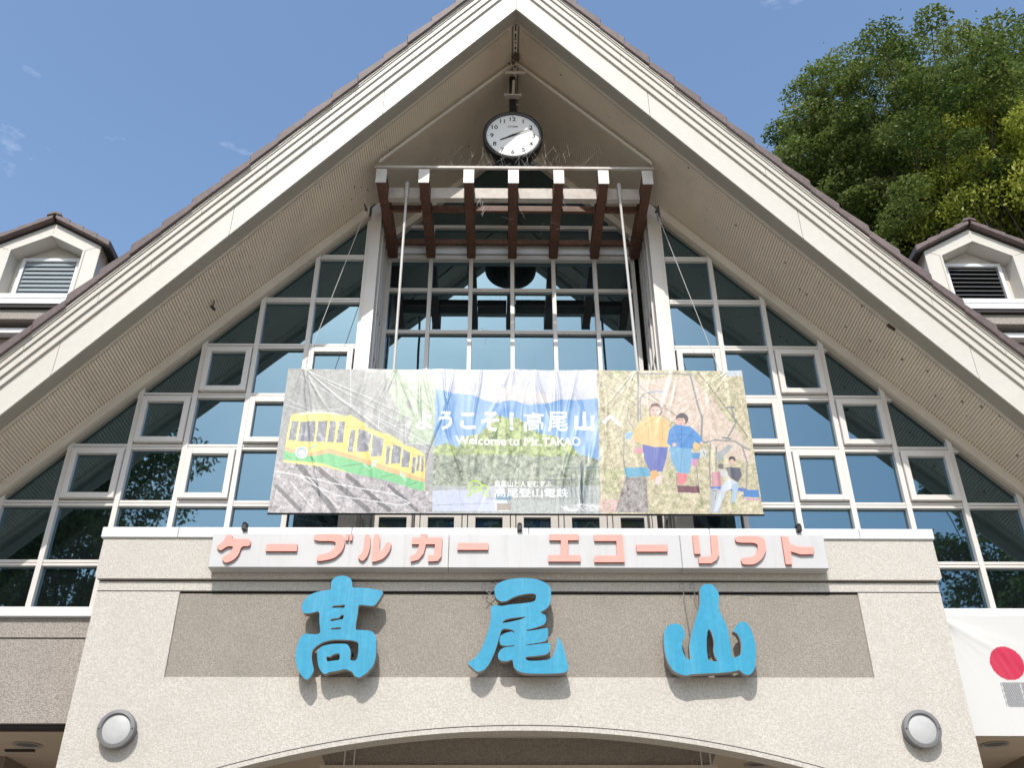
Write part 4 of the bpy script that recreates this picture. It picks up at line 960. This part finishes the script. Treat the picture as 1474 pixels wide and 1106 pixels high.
def clothmat(name):
    m = bpy.data.materials.new(name); m.use_nodes = True; t = m.node_tree; p = t.nodes['Principled BSDF']
    a = t.nodes.new('ShaderNodeAttribute'); a.attribute_name = 'print'; t.links.new(a.outputs['Color'], p.inputs['Base Color'])
    p.inputs['Roughness'].default_value = .38; p.inputs['Specular IOR Level'].default_value = .6; return m
M['cloth'] = clothmat('printed_banner_cloth')
BN = empty('welcome_banner', (0, BY, 6.58), 'wide wrinkled welcome banner with cable car, mountain view and chairlift pictures', 'banner')
o = bpy.data.objects.new('printed_cloth', grid_mesh('printed_cloth', V, NX, NZ, img, M['cloth'])); link(o, BN)
mb = MB(); mb.tube([(bx0-.01, BY+.02, bz0-.004), (bx1+.01, BY+.02, bz0-.004)], .012, 8); mb.obj('bottom_bar', M['black'], BN)
mb = MB(); mb.tube([(bx0, BY+.02, bz1-.03), (bx1, BY+.02, bz1-.03)], .012, 8); mb.obj('top_bar', M['rod'], BN)
# rods that carry it
for i, (p0, p1) in enumerate((((585, 281), (567, 530)), ((892, 281), (918, 532)))):
    a = U(*p0, 10.70); b = U(*p1, 10.68)
    mb = MB(); mb.tube([(a[0], 10.70, 11.66), (b[0], 10.69, bz1-.03)], .019, 10); mb.tube([(a[0], 10.70, 11.62), (a[0], 10.70, 11.90)], .03, 8)
    o = mb.obj('banner_rod', M['rod']); tag(o, ['left grey steel rod from the pergola down to the banner', 'right grey steel rod from the pergola down to the banner'][i], 'rod', 'rods carrying the welcome banner')
# guy wires from the soffit to the banner corners
for i, (p0, p1) in enumerate((((527, 302), (440, 524)), ((945, 305), (1040, 545)))):
    a = U(*p0, 10.75); b = U(*p1, 10.66); mb = MB()
    mb.tube([(a[0], 10.75, a[1]), (b[0], 10.66, b[1])], .0045, 6); o = mb.obj('guy_wire', M['rod'])
    mb = MB(); s = -1 if i == 0 else 1
    mb.tube([(a[0], 10.75, a[1]+.02), (a[0]+s*.03, 10.72, a[1]+.09)], .012, 6); mb.tube([(a[0]-.02, 10.75, a[1]), (a[0]+.02, 10.75, a[1])], .022, 8); mb.obj('clamp', M['black'], o)
    tag(o, ['thin wire from the left soffit clamp to the left end of the banner', 'thin wire from the right soffit clamp to the right end of the banner'][i], 'wire', 'guy wires of the welcome banner')
# camera-like fitting on the left soffit
x, z = U(301, 470, G-.5); mb = MB(); z = S0-SL*abs(x-AX)
mb.tube([(x, G-.5, z-.01), (x, G-.5, z-.10)], .008, 8); mb.tube([(x-.02, G-.52, z-.11), (x+.02, G-.46, z-.14)], .02, 10); o = mb.obj('soffit_hook', M['black']); tag(o, 'small black hook fitting hanging from the left soffit edge', 'hook')
x, z = U(1284, 476, ya(5)+.3); mb = MB(); z = S0-SL*abs(x-AX)
mb.tube([(x-.04, ya(5)+.3, z+.02), (x+.04, ya(5)+.3, z-.06)], .025, 8); tag(mb.obj('soffit_lump', M['nest']), 'small dark lump stuck to the right soffit edge', 'nest')
# cable from the right dormer
mb = MB(); pts = []
for t in np.linspace(0, 1, 10):
    x, z = U(1404+70*t, 446+84*t-5*math.sin(math.pi*t), 12.6); pts.append((x, 12.6, z))
mb.tube(pts, .012, 6); tag(mb.obj('drop_cable', M['black']), 'black cable running down from the right dormer sill', 'cable')
# cobwebs
mb = MB()
for k in range(90):
    px = random.gauss(745, 75); py = random.uniform(205, 240); l = random.uniform(10, 34); an = random.uniform(-.9, .9)
    px = max(640, min(px, 860))
    a = U(px, py, 10.48); b = U(px+l*math.sin(an), min(242, py+l*math.cos(an)), 10.42); mb.tube([(a[0], 10.48, a[1]), (b[0], 10.42, b[1])], .0007, 3)
for k in range(26):
    px = random.uniform(690, 860); py = random.uniform(185, 330) if k > 12 else random.uniform(150, 240); 
    a = U(px, py, 10.6); b = U(px+random.uniform(-18, 18), py+random.uniform(-14, 22), 10.5); mb.tube([(a[0], 10.6, a[1]), (b[0], 10.5, b[1])], .0006, 3)
for k in range(14):
    px = random.gauss(694, 6); py = random.uniform(283, 305); a = U(px, py, 10.6); b = U(px+random.uniform(-7, 7), py+random.uniform(2, 9), 10.6); mb.tube([(a[0], 10.6, a[1]), (b[0], 10.6, b[1])], .0012, 3)
o = mb.obj('cobweb', M['web'], kind='stuff'); tag(o, 'pale cobweb threads strung between the clock and the pergola', 'cobweb')

# ------------------------------------------------------------------ white flag banner on the right wing
FB = empty('flag_banner', (5.6, G-.15, 4.15), 'white cloth banner with a red disc below the right-hand windows', 'banner')
fx0, fx1, fz0, fz1 = 4.79, 7.9, 4.16, 5.515
nx, nz = 340, 150; gx = np.linspace(fx0, fx1, nx); gz = np.linspace(fz0, fz1, nz); FX, FZ = np.meshgrid(gx, gz)
dcx, dcz = U(1449, 956, G-.15); col = np.ones(FX.shape+(3,))*srgb((244, 243, 240))
col[np.hypot(FX-dcx, FZ-dcz) < .193] = srgb((226, 52, 88))
s0_, s1_ = U(1441, 984, G-.15), U(1453, 1019, G-.15)
blk = (FZ < s0_[1]) & (FZ > s1_[1]) & (FX > s0_[0]-.02) & (FX < s0_[0]+1.3) & (np.abs(((FX-s0_[0]) % .21)-.10) < .098); st_ = (np.sin((FX*1.+FZ*.35)*260) > 0)
col[blk] = np.where(st_[blk][:, None], srgb((120, 120, 124)), srgb((205, 205, 205)))
DYf = .04*np.sin(FX*3+FZ*2)*.5
for an, am in ((-.55, .034), (-.72, .022), (-.40, .016), (-1.1, .012), (-.9, .012)):
    dx = (FX-fx0)*math.sin(-an) - (fz1-FZ)*math.cos(an); r = np.hypot(FX-fx0, fz1-FZ); DYf += -am*np.exp(-(dx/(.02+.06*r))**2)*np.exp(-r/1.0)
for k in range(12):
    x0 = random.uniform(fx0, fx1); DYf += -.005*np.exp(-((FX-x0+.4*(FZ-4.8))/.04)**2)
col = col*.64
V = np.stack([FX, G-.17+DYf, FZ], -1).reshape(-1, 3)
o = bpy.data.objects.new('cloth', grid_mesh('cloth', V, nx, nz, col, M['cloth'])); link(o, FB)
x, z = U(1472, 890, G-.16); mb = MB(); mb.tube([(x, G-.16, z), (x+.03, G-.16, z-.10)], .006, 6); mb.tube([(x+.03, G-.19, z-.1), (x+.03, G-.15, z-.1)], .014, 8); mb.obj('tie_cord', M['black'], FB)
mb = MB(); mb.tube([(fx0+.03, G-.2, fz0+.03), (fx0+.03, G-.16, fz0+.03)], .014, 10); mb.obj('eyelet', M['black'], FB)

# ------------------------------------------------------------------ trees
def crown_mesh(name, m, R=(5, 5, 5.5), clumps=150, leaves=420, leaf=.12, seed=1, cz=0., cr=(.55, 1.25)):
    r = np.random.default_rng(seed); d = r.normal(size=(clumps, 3)); d /= np.linalg.norm(d, axis=1)[:, None]
    rad = r.uniform(.12, 1, clumps)**.42
    lump = 1 + .27*np.sin(d[:, 0]*3.1+seed)+.18*np.sin(d[:, 2]*4.3+seed*2)+.12*r.normal(size=clumps)
    cc_ = d*np.minimum(rad*lump, 1.14+.13*np.sin(d[:, 0]*7+d[:, 2]*5+seed))[:, None]*np.array(R)
    n = clumps*leaves; ci = np.repeat(np.arange(clumps), leaves)
    crr = r.uniform(cr[0], cr[1], clumps)
    q = r.normal(size=(n, 3)); q /= np.linalg.norm(q, axis=1)[:, None]
    q *= (r.uniform(.25, 1, n)**.5)[:, None]
    # flattened sprays that droop outward
    p = cc_[ci] + q*crr[ci][:, None]*np.array((1.15, 1.15, .55)); 
    out_ = p/np.array(R); p[:, 2] -= .14*(q[:, 0]**2+q[:, 1]**2)*crr[ci]
    strag = r.random(n) < .015; p[strag] += r.normal(size=(strag.sum(), 3))*.35
    a = r.normal(size=(n, 3)); a[:, 2] = a[:, 2]*.5-.35; a /= np.linalg.norm(a, axis=1)[:, None]
    b = np.cross(a, r.normal(size=(n, 3))*.55+np.array((0, 0, 1.))); b /= np.linalg.norm(b, axis=1)[:, None]
    L = leaf*r.uniform(.6, 1.3, n)[:, None]
    v = np.stack([p, p+a*L*.5+b*L*.27, p+a*L, p+a*L*.5-b*L*.27], 1).reshape(-1, 3); v[:, 2] += cz
    me = bpy.data.meshes.new(name); me.vertices.add(4*n); me.vertices.foreach_set('co', v.ravel()); me.loops.add(4*n); me.loops.foreach_set('vertex_index', np.arange(4*n))
    me.polygons.add(n); me.polygons.foreach_set('loop_start', np.arange(0, 4*n, 4)); me.polygons.foreach_set('loop_total', np.full(n, 4)); me.update()
    tint = np.clip(r.normal(.42, .18, clumps)[ci] + r.normal(0, .22, n), 0, 1)
    at = me.attributes.new('tint', 'FLOAT', 'FACE'); at.data.foreach_set('value', tint); me.materials.append(m); return me, cc_ + np.array((0, 0, cz))
def tree(name, base, crown_z, me, cc_, label, group, scale=(1, 1, 1), rot=0., wood=None):
    T = empty(name, base, label, 'tree', group)
    o = bpy.data.objects.new('crown', me); C.objects.link(o); o.parent = T; o.location = (0, 0, crown_z); o.scale = scale; o.rotation_euler[2] = rot
    mb = MB(); top = crown_z + .2*scale[2]
    mb.tube([(0, 0, -.5), (.15, .1, crown_z*.5), (.05, 0, top)], .38, 10, r2=.16)
    o2 = bpy.data.objects.new('trunk', mb.mesh('trunk', M['bark'], True)); C.objects.link(o2); o2.parent = T
    mb = MB(); ids = np.linspace(0, len(cc_)-1, 34).astype(int); cr_, sr_ = math.cos(rot), math.sin(rot)
    for i in ids:
        c = cc_[i]*np.array(scale); c = np.array((c[0]*cr_-c[1]*sr_, c[0]*sr_+c[1]*cr_, c[2]+crown_z))
        st_z = crown_z*.55 + random.random()*crown_z*.35; mid = ((c[0])*.45, c[1]*.45, (st_z+c[2])/2-.1)
        mb.tube([(.1, .05, st_z), mid, tuple(c)], .06, 5, r2=.012)
    o3 = bpy.data.objects.new('branches', mb.mesh('branches', M['bark'], True)); C.objects.link(o3); o3.parent = T
    return T
cA, ccA = crown_mesh('crown', M['leaf'], (5, 5, 5.6), 360, 520, .145, 3, cr=(.42, .92))
cB, ccB = crown_mesh('crown', M['leaf_yellow'], (3.4, 3.4, 2.6), 130, 430, .14, 5, cr=(.45, 1.0))
cC, ccC = crown_mesh('crown', M['leaf'], (4.4, 4.4, 5.2), 240, 400, .165, 8, cr=(.42, .9))
def at(px, py, Y): x, z = U(px, py, Y); return x, Y, z
GR = 'trees on the slope behind the right side of the roof'
def place(px, py, Y, me, cc_, label, scale=(1, 1, 1), rot=0., nm='broadleaf_tree'):
    x, y, z = at(px, py, Y); gz = max(0, (Y-21))*.4
    tree(nm, (x, y, gz), z-gz, me, cc_, label, GR, scale, rot)
place(1322, 258, 27, cA, ccA, 'largest green broadleaf tree, its crown rising above the right roof slope', (.96, 1, .86), .4)
place(1452, 255, 30, cA, ccA, 'tall green tree behind the yellowish one at the right edge', (.9, 1, .98), 2.2)
place(1248, 335, 29, cC, ccC, 'lower green tree at the left end of the grove, touching the roof line', (1.0, 1, .95), 1.1)
place(1330, 370, 31, cC, ccC, 'dark green tree low behind the right dormer peak', (1.25, 1, 1.0), 3.0)
place(1478, 262, 24.5, cB, ccB, 'yellow-green tree in front of the grove above the right dormer', (1.0, 1, 1.35), .3)
place(1510, 400, 30, cC, ccC, 'dark tree at the far right beyond the dormer', (1.2, 1, 1.2), 5.)
# trees across the plaza, seen as reflections in the glass
GP = 'trees across the plaza in front of the station'
for i, (x, y, z, s, me, cc_) in enumerate(((-13.4, -6, 11.5, (1, 1, 1.35), cC, ccC), (-21, -8, 10, (1.2, 1.2, 1.3), cC, ccC), (-13.5, -13, 7, (1.0, 1, .9), cC, ccC), (16.0, -6, 9.0, (1.1, 1, 1.1), cC, ccC), (27, -8, 9, (1.3, 1.2, 1.3), cC, ccC), (-29, -7, 9, (1.3, 1.3, 1.3), cC, ccC))):
    tree('plaza_tree', (x, y, 0), z, me, cc_, ['tall leafy tree reflected in the left panes nearest the banner', 'leafy tree reflected in the lowest left panes', 'lower tree standing behind the reflected left trees', 'leafy tree reflected in the lower right panes beside the flag banner', 'outermost right tree reflected in the glass', 'outermost left tree reflected in the glass'][i], GP, s, i*1.3)
